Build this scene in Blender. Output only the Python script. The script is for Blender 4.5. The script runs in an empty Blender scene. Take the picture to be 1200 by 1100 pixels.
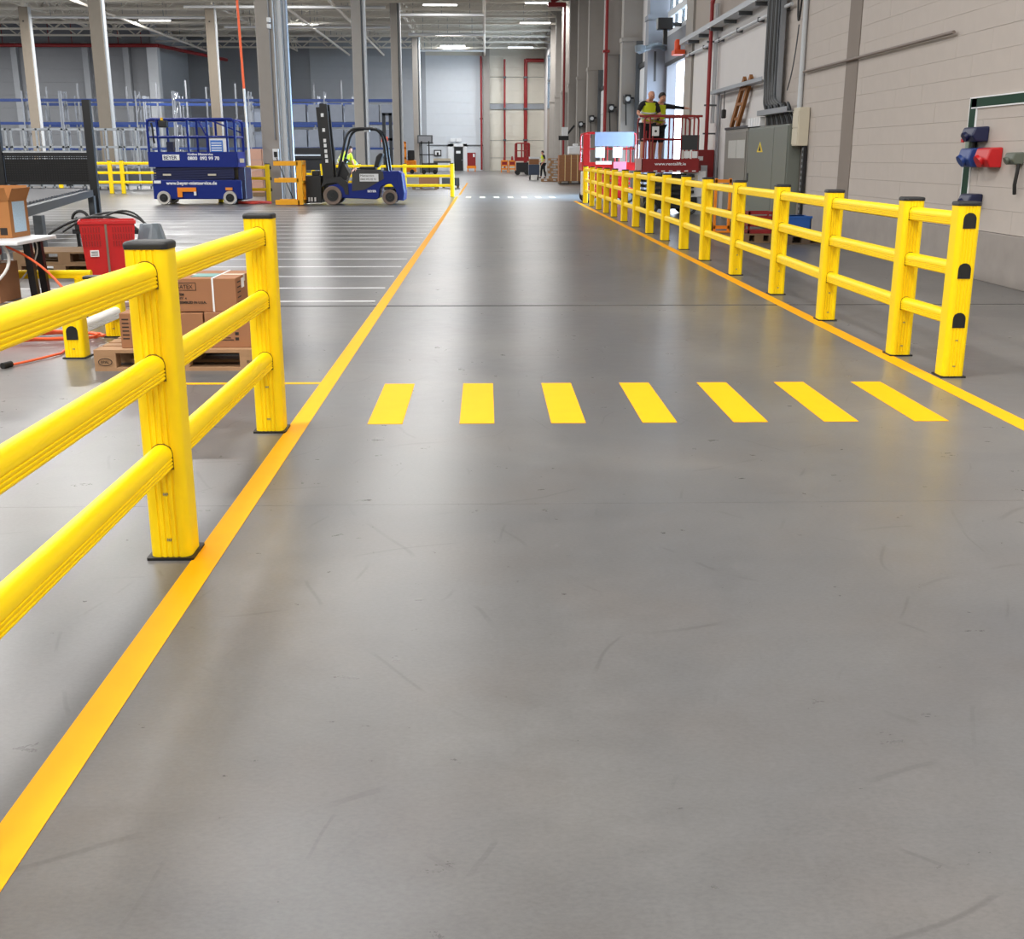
import bpy, math, random
from mathutils import Vector, Matrix
random.seed(7)
PI = math.pi
SC = bpy.context.scene
COL = SC.collection

# ------------------------------------------------------------------ camera
CAM_H, PITCH, YAW, F_PX = 1.3945, 0.2746, 0.02335, 1301.24
cd = bpy.data.cameras.new('camera')
cam = bpy.data.objects.new('camera', cd)
COL.objects.link(cam)
cam.location = (0, 0, CAM_H)
cam.rotation_euler = (PI / 2 - PITCH, 0, -YAW)
cd.sensor_fit = 'HORIZONTAL'
cd.sensor_width = 36.0
cd.lens = F_PX / 1200 * 36.0
cd.clip_end = 500
SC.camera = cam

# ------------------------------------------------------------------ sky, exposure
W = bpy.data.worlds.new('sky')
SC.world = W
W.use_nodes = True
bg = W.node_tree.nodes['Background']
bg.inputs[0].default_value = (0.78, 0.88, 1.0, 1)
bg.inputs[1].default_value = 9.0
SC.view_settings.view_transform = 'Standard'
SC.view_settings.look = 'None'
SC.view_settings.gamma = 1
SC.view_settings.use_curve_mapping = False
SC.view_settings.exposure = 0.0
# sky light entering by the open goods door and by the half-raised dock door behind it
for (nm, y, z, sy, sz, e, tilt) in (('door_daylight', 35.7, 2.2, 3.4, 3.8, 320, 0.25), ('dock_daylight', 40.6, 1.15, 4.6, 2.1, 1700, 0.14)):
    dl = bpy.data.lights.new(nm, 'AREA')
    dl.shape = 'RECTANGLE'
    dl.size, dl.size_y = sy, sz
    dl.energy = e
    dl.color = (0.38, 0.67, 1.0)
    dl.spread = math.radians(125)
    dlo = bpy.data.objects.new(nm, dl)
    COL.objects.link(dlo)
    dlo.location = (6.35, y, z)
    dlo.rotation_euler = (PI / 2 - tilt, 0, PI / 2)
LAMP_W = 750.0          # watts of one roof lamp


# ------------------------------------------------------------------ materials
def lin(c):
    out = []
    for v in c:
        v = v / 255.0
        out.append(v / 12.92 if v <= 0.04045 else ((v + 0.055) / 1.055) ** 2.4)
    return (*out, 1)


MATS = {}


def mat(name, rgb, rough=0.5, metal=0.0, var=0.06, scale=12.0, bump=0.0, emit=0.0, spec=0.5):
    """A procedural material: a colour with a little noise in tone, gloss and relief."""
    if name in MATS:
        return MATS[name]
    m = bpy.data.materials.new(name)
    m.use_nodes = True
    nt = m.node_tree
    b = nt.nodes['Principled BSDF']
    tc = nt.nodes.new('ShaderNodeTexCoord')
    n = nt.nodes.new('ShaderNodeTexNoise')
    n.inputs['Scale'].default_value = scale
    n.inputs['Detail'].default_value = 4
    nt.links.new(tc.outputs['Object'], n.inputs['Vector'])
    mx = nt.nodes.new('ShaderNodeMix')
    mx.data_type = 'RGBA'
    c = lin(rgb)
    mx.inputs[6].default_value = tuple(max(0, v * (1 - var)) for v in c[:3]) + (1,)
    mx.inputs[7].default_value = tuple(min(1, v * (1 + var)) for v in c[:3]) + (1,)
    nt.links.new(n.outputs['Fac'], mx.inputs[0])
    nt.links.new(mx.outputs[2], b.inputs['Base Color'])
    b.inputs['Roughness'].default_value = rough
    b.inputs['Metallic'].default_value = metal
    b.inputs['Specular IOR Level'].default_value = spec
    if bump:
        bp = nt.nodes.new('ShaderNodeBump')
        bp.inputs['Strength'].default_value = bump
        bp.inputs['Distance'].default_value = 0.01
        nt.links.new(n.outputs['Fac'], bp.inputs['Height'])
        nt.links.new(bp.outputs[0], b.inputs['Normal'])
    if emit:
        b.inputs['Emission Color'].default_value = lin(rgb)
        b.inputs['Emission Strength'].default_value = emit
    MATS[name] = m
    return m


def concrete_floor():
    m = bpy.data.materials.new('polished_concrete')
    m.use_nodes = True
    nt = m.node_tree
    b = nt.nodes['Principled BSDF']
    L = nt.links.new
    geo = nt.nodes.new('ShaderNodeNewGeometry')

    def noise(sx, sy, scale, detail=6, rough=0.6, dist=0.0):
        mp = nt.nodes.new('ShaderNodeMapping')
        mp.inputs['Scale'].default_value = (sx, sy, 1)
        L(geo.outputs['Position'], mp.inputs['Vector'])
        n = nt.nodes.new('ShaderNodeTexNoise')
        n.inputs['Scale'].default_value = scale
        n.inputs['Detail'].default_value = detail
        n.inputs['Roughness'].default_value = rough
        n.inputs['Distortion'].default_value = dist
        L(mp.outputs[0], n.inputs['Vector'])
        return n

    def ramp(src, stops):
        r = nt.nodes.new('ShaderNodeValToRGB')
        r.color_ramp.elements[0].position = stops[0][0]
        r.color_ramp.elements[0].color = stops[0][1]
        r.color_ramp.elements[1].position = stops[-1][0]
        r.color_ramp.elements[1].color = stops[-1][1]
        for p, c in stops[1:-1]:
            e = r.color_ramp.elements.new(p)
            e.color = c
        L(src, r.inputs[0])
        return r.outputs[0]

    def mul(a, bb, fac=1.0):
        x = nt.nodes.new('ShaderNodeMix')
        x.data_type = 'RGBA'
        x.blend_type = 'MULTIPLY'
        x.inputs[0].default_value = fac
        L(a, x.inputs[6])
        L(bb, x.inputs[7])
        return x.outputs[2]

    big = noise(1, 1, 0.55, 5, 0.55, 0.4)
    c1 = ramp(big.outputs['Fac'], [(0.3, lin((92, 92, 93))), (0.55, lin((104, 103, 102))), (0.72, lin((118, 116, 113)))])
    streak = noise(1.3, 2.0, 5.0, 8, 0.68, 0.3)
    c2 = ramp(streak.outputs['Fac'], [(0.3, (0.91, 0.905, 0.90, 1)), (0.5, (0.97, 0.97, 0.97, 1)), (0.72, (1.04, 1.04, 1.045, 1))])
    fine = noise(1, 1.8, 60, 5, 0.7)
    c3 = ramp(fine.outputs['Fac'], [(0.3, (0.86, 0.86, 0.86, 1)), (0.62, (1.03, 1.03, 1.03, 1))])
    rust = noise(1, 1, 1.7, 3, 0.5)
    c4 = ramp(rust.outputs['Fac'], [(0.45, (1, 1, 1, 1)), (0.75, (1.0, 0.955, 0.925, 1))])
    col = mul(mul(mul(c1, c2, 0.9), c3, 1.0), c4)
    # hairline scratches: thin lines where a stretched, warped wave crosses zero
    for ang, sc, seed in ((0.35, 2.6, 3.1), (-0.5, 2.1, 7.7), (1.2, 1.8, 1.3)):
        mp = nt.nodes.new('ShaderNodeMapping')
        mp.inputs['Rotation'].default_value = (0, 0, ang)
        mp.inputs['Location'].default_value = (seed, seed * 2, 0)
        L(geo.outputs['Position'], mp.inputs['Vector'])
        wv = nt.nodes.new('ShaderNodeTexWave')
        wv.inputs['Scale'].default_value = sc * 0.35
        wv.inputs['Distortion'].default_value = 9
        wv.inputs['Detail'].default_value = 3
        wv.inputs['Detail Scale'].default_value = 0.55
        L(mp.outputs[0], wv.inputs['Vector'])
        thin = ramp(wv.outputs['Fac'], [(0.0, (0, 0, 0, 1)), (0.0005, (1, 1, 1, 1))])
        msk = noise(1, 1, 1.6 + seed * 0.1, 2, 0.5)
        mr = ramp(msk.outputs['Fac'], [(0.56, (1, 1, 1, 1)), (0.62, (0, 0, 0, 1))])
        ad = nt.nodes.new('ShaderNodeMix')
        ad.data_type = 'RGBA'
        ad.blend_type = 'LIGHTEN'
        ad.inputs[0].default_value = 1
        L(thin, ad.inputs[6])
        L(mr, ad.inputs[7])
        col = mul(col, ad.outputs[2], 0.2)
    L(col, b.inputs['Base Color'])
    rr = nt.nodes.new('ShaderNodeMapRange')
    rr.inputs[1].default_value = 0.3
    rr.inputs[2].default_value = 0.7
    rr.inputs[3].default_value = 0.27
    rr.inputs[4].default_value = 0.32
    L(streak.outputs['Fac'], rr.inputs[0])
    L(rr.outputs[0], b.inputs['Roughness'])
    b.inputs['Specular IOR Level'].default_value = 0.36
    bp = nt.nodes.new('ShaderNodeBump')
    bp.inputs['Strength'].default_value = 0.0
    bp.inputs['Distance'].default_value = 0.004
    L(streak.outputs['Fac'], bp.inputs['Height'])
    L(bp.outputs[0], b.inputs['Normal'])
    return m


def deck_material():
    """Trapezoidal sheet: fine ribs across the hall as relief."""
    m = mat('roof_deck', (116, 112, 106), 0.6, 0.0, 0.08, 3)
    nt = m.node_tree
    b = nt.nodes['Principled BSDF']
    geo = nt.nodes.new('ShaderNodeNewGeometry')
    w = nt.nodes.new('ShaderNodeTexWave')
    w.bands_direction = 'Y'
    w.inputs['Scale'].default_value = 0.62
    nt.links.new(geo.outputs['Position'], w.inputs['Vector'])
    bp = nt.nodes.new('ShaderNodeBump')
    bp.inputs['Strength'].default_value = 1.0
    bp.inputs['Distance'].default_value = 0.12
    nt.links.new(w.outputs['Fac'], bp.inputs['Height'])
    nt.links.new(bp.outputs[0], b.inputs['Normal'])
    return m


def panel_material(name, rgb, rough=0.5, period=1.1):
    """Wall cladding with shallow horizontal joints in relief."""
    m = mat(name, rgb, rough, 0.0, 0.04, 2.0)
    nt = m.node_tree
    b = nt.nodes['Principled BSDF']
    geo = nt.nodes.new('ShaderNodeNewGeometry')
    w = nt.nodes.new('ShaderNodeTexWave')
    w.bands_direction = 'Z'
    w.wave_profile = 'SAW'
    w.inputs['Scale'].default_value = 0.314 / period
    nt.links.new(geo.outputs['Position'], w.inputs['Vector'])
    r = nt.nodes.new('ShaderNodeValToRGB')
    r.color_ramp.elements[0].position = 0.0
    r.color_ramp.elements[1].position = 0.05
    nt.links.new(w.outputs['Fac'], r.inputs[0])
    bp = nt.nodes.new('ShaderNodeBump')
    bp.inputs['Strength'].default_value = 0.6
    bp.inputs['Distance'].default_value = 0.02
    nt.links.new(r.outputs[0], bp.inputs['Height'])
    nt.links.new(bp.outputs[0], b.inputs['Normal'])
    return m


def glass_material():
    m = bpy.data.materials.new('window_glass')
    m.use_nodes = True
    b = m.node_tree.nodes['Principled BSDF']
    b.inputs['Base Color'].default_value = (0.9, 0.97, 1, 1)
    b.inputs['Roughness'].default_value = 0.05
    b.inputs['Transmission Weight'].default_value = 1.0
    b.inputs['IOR'].default_value = 1.05
    MATS['glass'] = m
    return m


FLOOR_M = concrete_floor()
JOINT = mat('floor_joint_filler', (44, 41, 40), 0.8)
Y_PLASTIC = mat('yellow_polymer', (255, 216, 2), 0.45, 0, 0.0, 4, 0, 0, 0.35)
Y_PAINT = mat('yellow_floor_paint', (248, 172, 2), 0.6, 0, 0.06, 9, 0.04, 0, 0.2)
Y_PALE = mat('worn_pale_floor_paint', (232, 222, 190), 0.5, 0, 0.08, 9)
W_PAINT = mat('white_floor_paint', (232, 232, 234), 0.45, 0, 0.05, 9)
BLACK = mat('black_rubber', (20, 20, 21), 0.5)
BLACKP = mat('black_painted_steel', (24, 25, 28), 0.42)
SCREW = mat('zinc_screw', (150, 146, 138), 0.35, 0.9)
STEEL = mat('galvanised_steel', (146, 150, 156), 0.42, 0.55, 0.1, 20)
PALESTEEL = mat('pale_painted_steel', (196, 200, 204), 0.5, 0, 0.05)
DARKSTEEL = mat('dark_grey_steel', (84, 88, 92), 0.5, 0.2)
RBLUE = mat('rack_blue_paint', (30, 58, 120), 0.45)
BLUE = mat('machine_blue_paint', (10, 36, 122), 0.4, 0, 0.05, 12, 0, 0, 0.3)
DBLUE = mat('socket_blue_plastic', (24, 32, 68), 0.4)
RED = mat('machine_red_paint', (190, 26, 30), 0.4, 0, 0.06)
DRED = mat('dark_red_paint', (140, 24, 26), 0.42, 0, 0.06)
ORANGE = mat('orange_paint', (242, 140, 20), 0.42, 0, 0.05)
AMBER = mat('amber_paint', (246, 172, 18), 0.42, 0, 0.05)
CORD = mat('orange_cord', (236, 96, 48), 0.5)
WCORD = mat('white_cord', (222, 218, 214), 0.5)
CARD = mat('cardboard', (150, 103, 70), 0.8, 0, 0.07, 6, 0.04)
CARD2 = mat('tan_cardboard', (160, 106, 56), 0.8, 0, 0.07, 6, 0.04)
WOOD = mat('pallet_wood', (160, 124, 90), 0.8, 0, 0.16, 9, 0.15)
OLDWOOD = mat('weathered_pallet_wood', (124, 98, 70), 0.85, 0, 0.2, 9, 0.15)
BROWNWOOD = mat('brown_stained_wood', (138, 88, 40), 0.7, 0, 0.15, 9)
PAPER = mat('white_paper', (232, 234, 236), 0.7)
BLUEPAPER = mat('pale_blue_print', (176, 204, 224), 0.6, 0, 0.25, 60)
INK = mat('black_print', (38, 30, 26), 0.8)
WINK = mat('white_print', (238, 240, 244), 0.6)
GREYCAB = mat('grey_green_enamel', (110, 115, 108), 0.42, 0, 0.03, 4)
GREYCAB2 = mat('warm_grey_enamel', (124, 122, 116), 0.45, 0, 0.03, 4)
BEIGE = mat('beige_enamel', (204, 196, 176), 0.45, 0, 0.04)
WPLAST = mat('white_plastic', (228, 230, 232), 0.4)
COLM = mat('column_concrete', (156, 151, 145), 0.75, 0, 0.06, 3, 0.05)
COLG = mat('bluish_grey_door_shade', (120, 124, 132), 0.6, 0, 0.05, 3)  # bluish shade beside the open door put into the grey
BEIGECOL = mat('beige_column_face', (134, 124, 111), 0.8, 0, 0.06, 3)
BLOCK = mat('painted_block', (184, 175, 168), 0.75, 0, 0.05, 5, 0.12)
PLASTER = mat('painted_wall_plaster', (206, 203, 202), 0.75, 0, 0.04, 2, 0.05)
PLINTH = mat('concrete_plinth', (150, 143, 138), 0.75, 0, 0.16, 4, 0.1)
GREEN = mat('green_paint', (18, 56, 40), 0.6, 0, .05, 12, 0, 0, 0.2)
GREYPANEL = panel_material('grey_wall_panel', (136, 139, 144), 0.55)
LGREYPANEL = panel_material('light_grey_wall_panel', (164, 168, 174), 0.55)
WHITEPANEL = panel_material('white_wall_panel', (206, 211, 217), 0.5)
BEIGEPANEL = panel_material('beige_wall_panel', (206, 202, 190), 0.55)
BROWNPANEL = panel_material('taupe_wall_panel', (150, 138, 128), 0.6)
DECK = deck_material()
TRUSS = mat('cream_steel_truss', (226, 220, 208), 0.55)
PIPEW = mat('cream_painted_pipe', (222, 214, 200), 0.5)
LAMPM = mat('lit_lamp_diffuser', (255, 253, 248), 0.5, 0, 0, 1, 0, 7.0)
GLASS = glass_material()
SKIN = mat('skin', (206, 150, 124), 0.6, 0, 0.05)
HAIRB = mat('dark_brown_hair', (36, 26, 22), 0.7)
HIVIS = mat('yellow_hi_vis_cloth', (206, 220, 30), 0.7, 0, 0.06)
REFLECT = mat('silver_reflective_tape', (206, 210, 212), 0.4)
DARKCLOTH = mat('black_work_cloth', (26, 27, 32), 0.85)
SHOE = mat('brown_work_shoe', (52, 40, 32), 0.6)
MESHM = mat('black_wire', (26, 26, 28), 0.5, 0.3)
TYRE = mat('white_non_marking_tyre', (198, 194, 188), 0.7, 0, 0.08)
TYREB = mat('brown_grey_solid_tyre', (128, 112, 102), 0.8, 0, 0.1)
TARP = mat('grey_plastic_sheet', (112, 122, 130), 0.3, 0, 0.15, 8, 0.3)
PINK = mat('pink_shrink_film', (232, 150, 178), 0.3)


# ------------------------------------------------------------------ mesh builder
class MB:
    def __init__(s):
        s.v, s.f, s.mi, s.cur = [], [], [], 0

    def add(s, vs, fs):
        o = len(s.v)
        s.v += [tuple(p) for p in vs]
        s.f += [tuple(i + o for i in f) for f in fs]
        s.mi += [s.cur] * len(fs)
        return s

    def box(s, x0, x1, y0, y1, z0, z1):
        return s.add([(x0, y0, z0), (x1, y0, z0), (x1, y1, z0), (x0, y1, z0), (x0, y0, z1), (x1, y0, z1), (x1, y1, z1), (x0, y1, z1)],
                     [(0, 3, 2, 1), (4, 5, 6, 7), (0, 1, 5, 4), (1, 2, 6, 5), (2, 3, 7, 6), (3, 0, 4, 7)])

    def bar(s, p0, p1, w, h=None):
        """A square bar from p0 to p1."""
        h = h or w
        p0, p1 = Vector(p0), Vector(p1)
        d = (p1 - p0).normalized()
        up = Vector((0, 0, 1)) if abs(d.z) < 0.95 else Vector((0, 1, 0))
        a = d.cross(up).normalized() * (w / 2)
        b = a.cross(d).normalized() * (h / 2)
        vs = []
        for p in (p0, p1):
            vs += [p - a - b, p + a - b, p + a + b, p - a + b]
        return s.add(vs, [(3, 2, 1, 0), (4, 5, 6, 7), (0, 1, 5, 4), (1, 2, 6, 5), (2, 3, 7, 6), (3, 0, 4, 7)])

    def tube(s, pts, r, n=8, caps=True, r1=None):
        pts = [Vector(p) for p in pts]
        k = len(pts)
        prev = None
        rings = []
        for i, p in enumerate(pts):
            d = (pts[min(i + 1, k - 1)] - pts[max(i - 1, 0)]).normalized()
            if prev is None:
                up = Vector((0, 0, 1)) if abs(d.z) < 0.9 else Vector((1, 0, 0))
                a = d.cross(up).normalized()
            else:
                a = (prev - d * prev.dot(d)).normalized()
            prev = a
            b = d.cross(a)
            rr = r if r1 is None else r + (r1 - r) * i / max(1, k - 1)
            rings.append([p + (a * math.cos(t) + b * math.sin(t)) * rr for t in [2 * PI * j / n for j in range(n)]])
        vs = [q for ring in rings for q in ring]
        fs = []
        for i in range(k - 1):
            for j in range(n):
                j2 = (j + 1) % n
                fs.append((i * n + j, i * n + j2, (i + 1) * n + j2, (i + 1) * n + j))
        if caps:
            fs.append(tuple(range(n - 1, -1, -1)))
            fs.append(tuple(range((k - 1) * n, k * n)))
        return s.add(vs, fs)

    def cyl(s, p0, p1, r, n=16, r1=None):
        return s.tube([p0, p1], r, n, True, r1)

    def prism(s, poly, axis, a0, a1):
        """Extrude a 2-D outline along an axis: z -> (x,y), y -> (x,z), x -> (y,z)."""
        def P(u, w, a):
            return {'z': (u, w, a), 'y': (u, a, w), 'x': (a, u, w)}[axis]
        n = len(poly)
        vs = [P(u, w, a0) for u, w in poly] + [P(u, w, a1) for u, w in poly]
        fs = [(i, (i + 1) % n, n + (i + 1) % n, n + i) for i in range(n)]
        fs += [tuple(range(n - 1, -1, -1)), tuple(range(n, 2 * n))]
        return s.add(vs, fs)

    def lathe(s, prof, c, axis='z', n=20):
        """Turn (radius, height) pairs about an axis through c."""
        vs = []
        for r, h in prof:
            for j in range(n):
                t = 2 * PI * j / n
                u, w = r * math.cos(t), r * math.sin(t)
                q = {'z': (u, w, h), 'y': (u, h, w), 'x': (h, u, w)}[axis]
                vs.append((c[0] + q[0], c[1] + q[1], c[2] + q[2]))
        fs = []
        for i in range(len(prof) - 1):
            for j in range(n):
                j2 = (j + 1) % n
                fs.append((i * n + j, i * n + j2, (i + 1) * n + j2, (i + 1) * n + j))
        fs.append(tuple(range(n)))
        fs.append(tuple(range((len(prof) - 1) * n, len(prof) * n)))
        return s.add(vs, fs)

    def mesh(s, name, mats, smooth=False, ang=40):
        me = bpy.data.meshes.new(name)
        me.from_pydata(s.v, [], s.f)
        for m in (mats if isinstance(mats, (list, tuple)) else [mats]):
            me.materials.append(m)
        me.polygons.foreach_set('material_index', s.mi)
        import bmesh
        bm = bmesh.new()
        bm.from_mesh(me)
        bmesh.ops.recalc_face_normals(bm, faces=bm.faces)
        bm.to_mesh(me)
        bm.free()
        if smooth:
            me.polygons.foreach_set('use_smooth', [True] * len(me.polygons))
            me.set_sharp_from_angle(angle=math.radians(ang))
        me.update()
        return me

    def build(s, name, mats, parent=None, smooth=False, bevel=0.0, loc=None, ang=40):
        return put(name, s.mesh(name, mats, smooth, ang), parent, loc, bevel)


def put(name, me, parent=None, loc=None, bevel=0.0, rz=0.0):
    o = bpy.data.objects.new(name, me)
    COL.objects.link(o)
    if parent is not None:
        o.parent = parent
    if loc is not None:
        o.location = loc
    if rz:
        o.rotation_euler.z = rz
    if bevel:
        m = o.modifiers.new('edge', 'BEVEL')
        m.width = bevel
        m.segments = 2
        m.limit_method = 'ANGLE'
    return o


def tag(o, label, cat, group=None, kind=None):
    o['label'] = label
    o['category'] = cat
    if group:
        o['group'] = group
    if kind:
        o['kind'] = kind
    return o


def thing(name, label, cat, loc=(0, 0, 0), rz=0.0, group=None):
    o = bpy.data.objects.new(name, None)
    o.empty_display_size = 0.2
    COL.objects.link(o)
    o.location = loc
    o.rotation_euler.z = rz
    return tag(o, label, cat, group)


def struct(name, me_or_none, mats=None, loc=None):
    if me_or_none is None:
        o = bpy.data.objects.new(name, None)
        COL.objects.link(o)
    else:
        o = me_or_none.build(name, mats)
    if loc:
        o.location = loc
    o['kind'] = 'structure'
    return o


def text(body, size, loc, rot, m, parent, name='lettering', width=None, bold=0.0, align='LEFT'):
    c = bpy.data.curves.new(name, 'FONT')
    c.body = body
    c.size = size
    c.extrude = 0.001
    c.offset = bold
    c.resolution_u = 3
    c.align_x = align
    c.materials.append(m)
    tmp = bpy.data.objects.new(name, c)
    me = bpy.data.meshes.new_from_object(tmp)
    bpy.data.objects.remove(tmp)
    o = bpy.data.objects.new(name, me)
    COL.objects.link(o)
    o.parent = parent
    o.location = loc
    o.rotation_euler = rot
    if width:
        o.scale.x = width
    return o


FRONT = (PI / 2, 0, 0)            # writing that faces the viewer down the lane (-Y)
FACE_LEFT = (PI / 2, 0, -PI / 2)  # writing on a face that looks to -X


def arc(c, r, a0, a1, n, plane='xz'):
    out = []
    for i in range(n + 1):
        t = a0 + (a1 - a0) * i / n
        u, w = r * math.cos(t), r * math.sin(t)
        out.append({'xz': (c[0] + u, c[1], c[2] + w), 'xy': (c[0] + u, c[1] + w, c[2]), 'yz': (c[0], c[1] + u, c[2] + w)}[plane])
    return out


def bez(p0, p1, p2, p3, n=14):
    p0, p1, p2, p3 = map(Vector, (p0, p1, p2, p3))
    return [p0 * (1 - t) ** 3 + p1 * 3 * t * (1 - t) ** 2 + p2 * 3 * t * t * (1 - t) + p3 * t ** 3 for t in [i / n for i in range(n + 1)]]


# ================================================================== SETTING
XR = 5.80          # inner face of the right wall
floor = struct('floor', MB().box(-46, 9, -13, 119, -0.30, -0.012), JOINT)
# slabs poured between the saw cuts: every joint is a real gap
edges = [-13, -8.38, -1.98, 4.42, 10.82, 17.22, 23.62, 30.02, 36.42, 42.8, 49.2, 55.6, 62, 70, 80, 90, 100, 110, 119]
for i in range(len(edges) - 1):
    y0 = edges[i] + (0.0008 if abs(edges[i] - 4.42) < .1 else 0.03 if abs(edges[i] - 10.82) < .1 else 0.004)
    y1 = edges[i + 1] - (0.0008 if abs(edges[i + 1] - 4.42) < .1 else 0.03 if abs(edges[i + 1] - 10.82) < .1 else 0.004)
    g = 0.0
    for (x0, x1) in ((-46, -20.004), (-19.996, 9)):
        put('concrete_slab', MB().box(x0, x1, y0 - g, y1, -0.02, 0).mesh('concrete_slab', FLOOR_M), floor)


def mark(name, x0, x1, y0, y1, m, h=0.0016):
    put(name, MB().box(x0, x1, y0, y1, 0.0003, h).mesh(name, m), floor)


LX = -1.062
mark('lane_line', LX, LX + 0.098, -6, 41.6, Y_PAINT)
mark('lane_line', LX + 0.04, LX + 0.13, 43.2, 63, Y_PAINT)
# the right line drifts a little outwards with distance
mb = MB().add([(2.83, -6, .0016), (2.945, -6, .0016), (2.975, 37, .0016), (2.86, 37, .0016), (2.83, -6, 0.0003), (2.945, -6, 0.0003), (2.975, 37, 0.0003), (2.86, 37, 0.0003)],
              [(0, 1, 2, 3), (7, 6, 5, 4), (0, 4, 5, 1), (1, 5, 6, 2), (2, 6, 7, 3), (3, 7, 4, 0)])
mb.build('lane_line', Y_PAINT, floor)
for k in range(7):
    x = -0.6456 + k * 0.4980
    mark('crosswalk_stripe', x, x + 0.1887, 5.869, 6.973, Y_PAINT, 0.002)
    mark('crosswalk_stripe', x - 0.05, x + 0.14, 40.0, 41.5, Y_PALE, 0.002)
mark('cross_line', -2.05, LX, 6.985, 7.035, Y_PAINT)
rack_y = [11.2, 12.37, 13.6, 14.83, 15.97, 17.2, 18.2, 19.2, 20.2, 21.3, 22.4, 23.5, 24.7, 25.9, 27.1, 28.3, 29.5, 30.8, 32.1]
for y in rack_y:
    mark('rack_line', -13.5, LX - 0.05, y - 0.028, y + 0.028, W_PAINT)
for y in [44, 46, 48, 50, 52.5, 55]:
    mark('rack_line', -12, LX - 0.3, y - 0.03, y + 0.03, W_PAINT)

# ---- ceiling
ceil = struct('ceiling', MB().box(-46, 9, -13, 119, 12.75, 12.95), DECK)


def truss_mb(y, x0, x1, zb=11.35, zt=12.35, step=1.25):
    m = MB()
    m.bar((x0, y, zb), (x1, y, zb), 0.17, 0.15)
    m.bar((x0, y, zt), (x1, y, zt), 0.14, 0.16)
    x, up = x0, False
    while x + step <= x1:
        a, b = ((x, y, zt), (x + step, y, zb)) if not up else ((x, y, zb), (x + step, y, zt))
        m.bar(a, b, 0.09)
        x += step
        up = not up
    return m


for y in (72, 76, 80, 84, 88, 92.5, 97, 102, 107, 112.5):
    truss_mb(y, -46, 5.9).build('roof_truss', TRUSS, ceil)
for y in [70 + 1.8 * k for k in range(26)]:
    MB().box(-46, 5.9, y - 0.05, y + 0.05, 12.55, 12.75).build('purlin', TRUSS, ceil)
# lengthways lattice girders over the column rows
for x in (-32, -18.6, -6.0):
    m = MB()
    m.bar((x, 66, 11.5), (x, 118, 11.5), 0.14, 0.14)
    m.bar((x, 66, 12.5), (x, 118, 12.5), 0.14, 0.14)
    for k in range(40):
        y = 66 + k * 1.3
        m.bar((x, y, 12.5 if k % 2 else 11.5), (x, y + 1.3, 11.5 if k % 2 else 12.5), 0.10)
    m.build('lattice_girder', TRUSS, ceil)

# ---- back wall (118 m away) and the nearer wall on its left
wb = struct('wall_back', MB().box(-31, 9, 118.15, 118.45, 0, 12.75), GREYPANEL)
MB().box(-29.5, -17.4, 118.0, 118.2, 0, 12.75).build('panel', GREYPANEL, wb)  # grey, light grey, white: the fall of light along this wall put into colour
MB().box(-17.4, -5.9, 117.9, 118.2, 0, 12.75).build('panel', LGREYPANEL, wb)
MB().box(-5.9, -0.2, 117.95, 118.2, 2.55, 11.1).build('panel', WHITEPANEL, wb)
MB().box(-5.9, -0.2, 117.98, 118.2, 0, 2.45).build('panel', WHITEPANEL, wb)
MB().box(-5.9, -0.2, 117.9, 118.2, 2.45, 2.55).build('rail', DARKSTEEL, wb)
MB().box(-5.9, 9, 117.95, 118.2, 11.1, 12.75).build('panel', BEIGEPANEL, wb)
MB().box(-0.2, 0.5, 117.5, 118.2, 0, 12.75).build('pilaster', COLM, wb)
for (z0, z1) in ((0, 1.25), (1.29, 2.95), (2.99, 6.5), (6.55, 9.05), (9.1, 11.1)):
    MB().box(0.5, 6.2, 117.95, 118.2, z0, z1).build('panel', BEIGEPANEL, wb)
MB().box(0.5, 6.2, 117.8, 117.95, 6.0, 6.5).build('rail', STEEL, wb)  # grey strip imitates the shadow band across the beige cladding
wl2 = struct('wall_left_back', MB().box(-46, -29.5, 105.15, 105.45, 0, 12.75), GREYPANEL)
for x0, x1 in ((-46, -41.5), (-41, -35.3), (-34.8, -31.8), (-31.2, -29.5)):
    MB().box(x0, x1, 105.0, 105.2, 0, 11.0).build('panel', GREYPANEL, wl2)
for x in (-41.25, -35.05, -31.5):
    MB().box(x - 0.25, x + 0.25, 104.5, 105.2, 0, 11.0).build('pilaster', LGREYPANEL, wl2)
MB().box(-29.6, -28.7, 104.3, 105.2, 0, 10.7).build('pilaster', WHITEPANEL, wl2)
struct('wall_left_return', MB().box(-29.7, -29.5, 105.2, 118.2, 0, 12.75), LGREYPANEL)
struct('wall_left', MB().box(-46.3, -46, -13, 105.4, 0, 12.75), GREYPANEL)
struct('wall_front', MB().box(-46, 9, -13.3, -13, 0, 12.75), BEIGEPANEL)

# ---- right wall: solid to the open goods door, then wall with pilasters
wr = struct('wall_right', MB().box(XR + 0.06, XR + 0.35, -13, 32.6, 0, 12.75), PLASTER)
MB().box(XR + 0.0, XR + 0.06, 24.0, 32.55, 0.0, 4.5).build('panel', PLASTER, wr)
MB().box(XR + 0.0, XR + 0.06, 24.0, 32.55, 4.52, 12.75).build('panel', BROWNPANEL, wr)
MB().box(XR + 0.0, XR + 0.06, -13, 24.0, 4.82, 12.75).build('panel', PLASTER, wr)
MB().box(XR + 0.0, XR + 0.06, -13, 9.4, 0.56, 4.8).build('panel', PLASTER, wr)
MB().box(XR - 0.03, XR + 0.06, -13, 24.0, 0, 0.555).build('plinth', PLINTH, wr, bevel=0.006)
MB().box(XR - 0.012, XR + 0.06, 18.16, 18.74, 0.555, 12.7).build('concrete_strip', mat('bare_concrete_strip', (132, 122, 114), 0.8, 0, .08, 3), wr)
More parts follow.
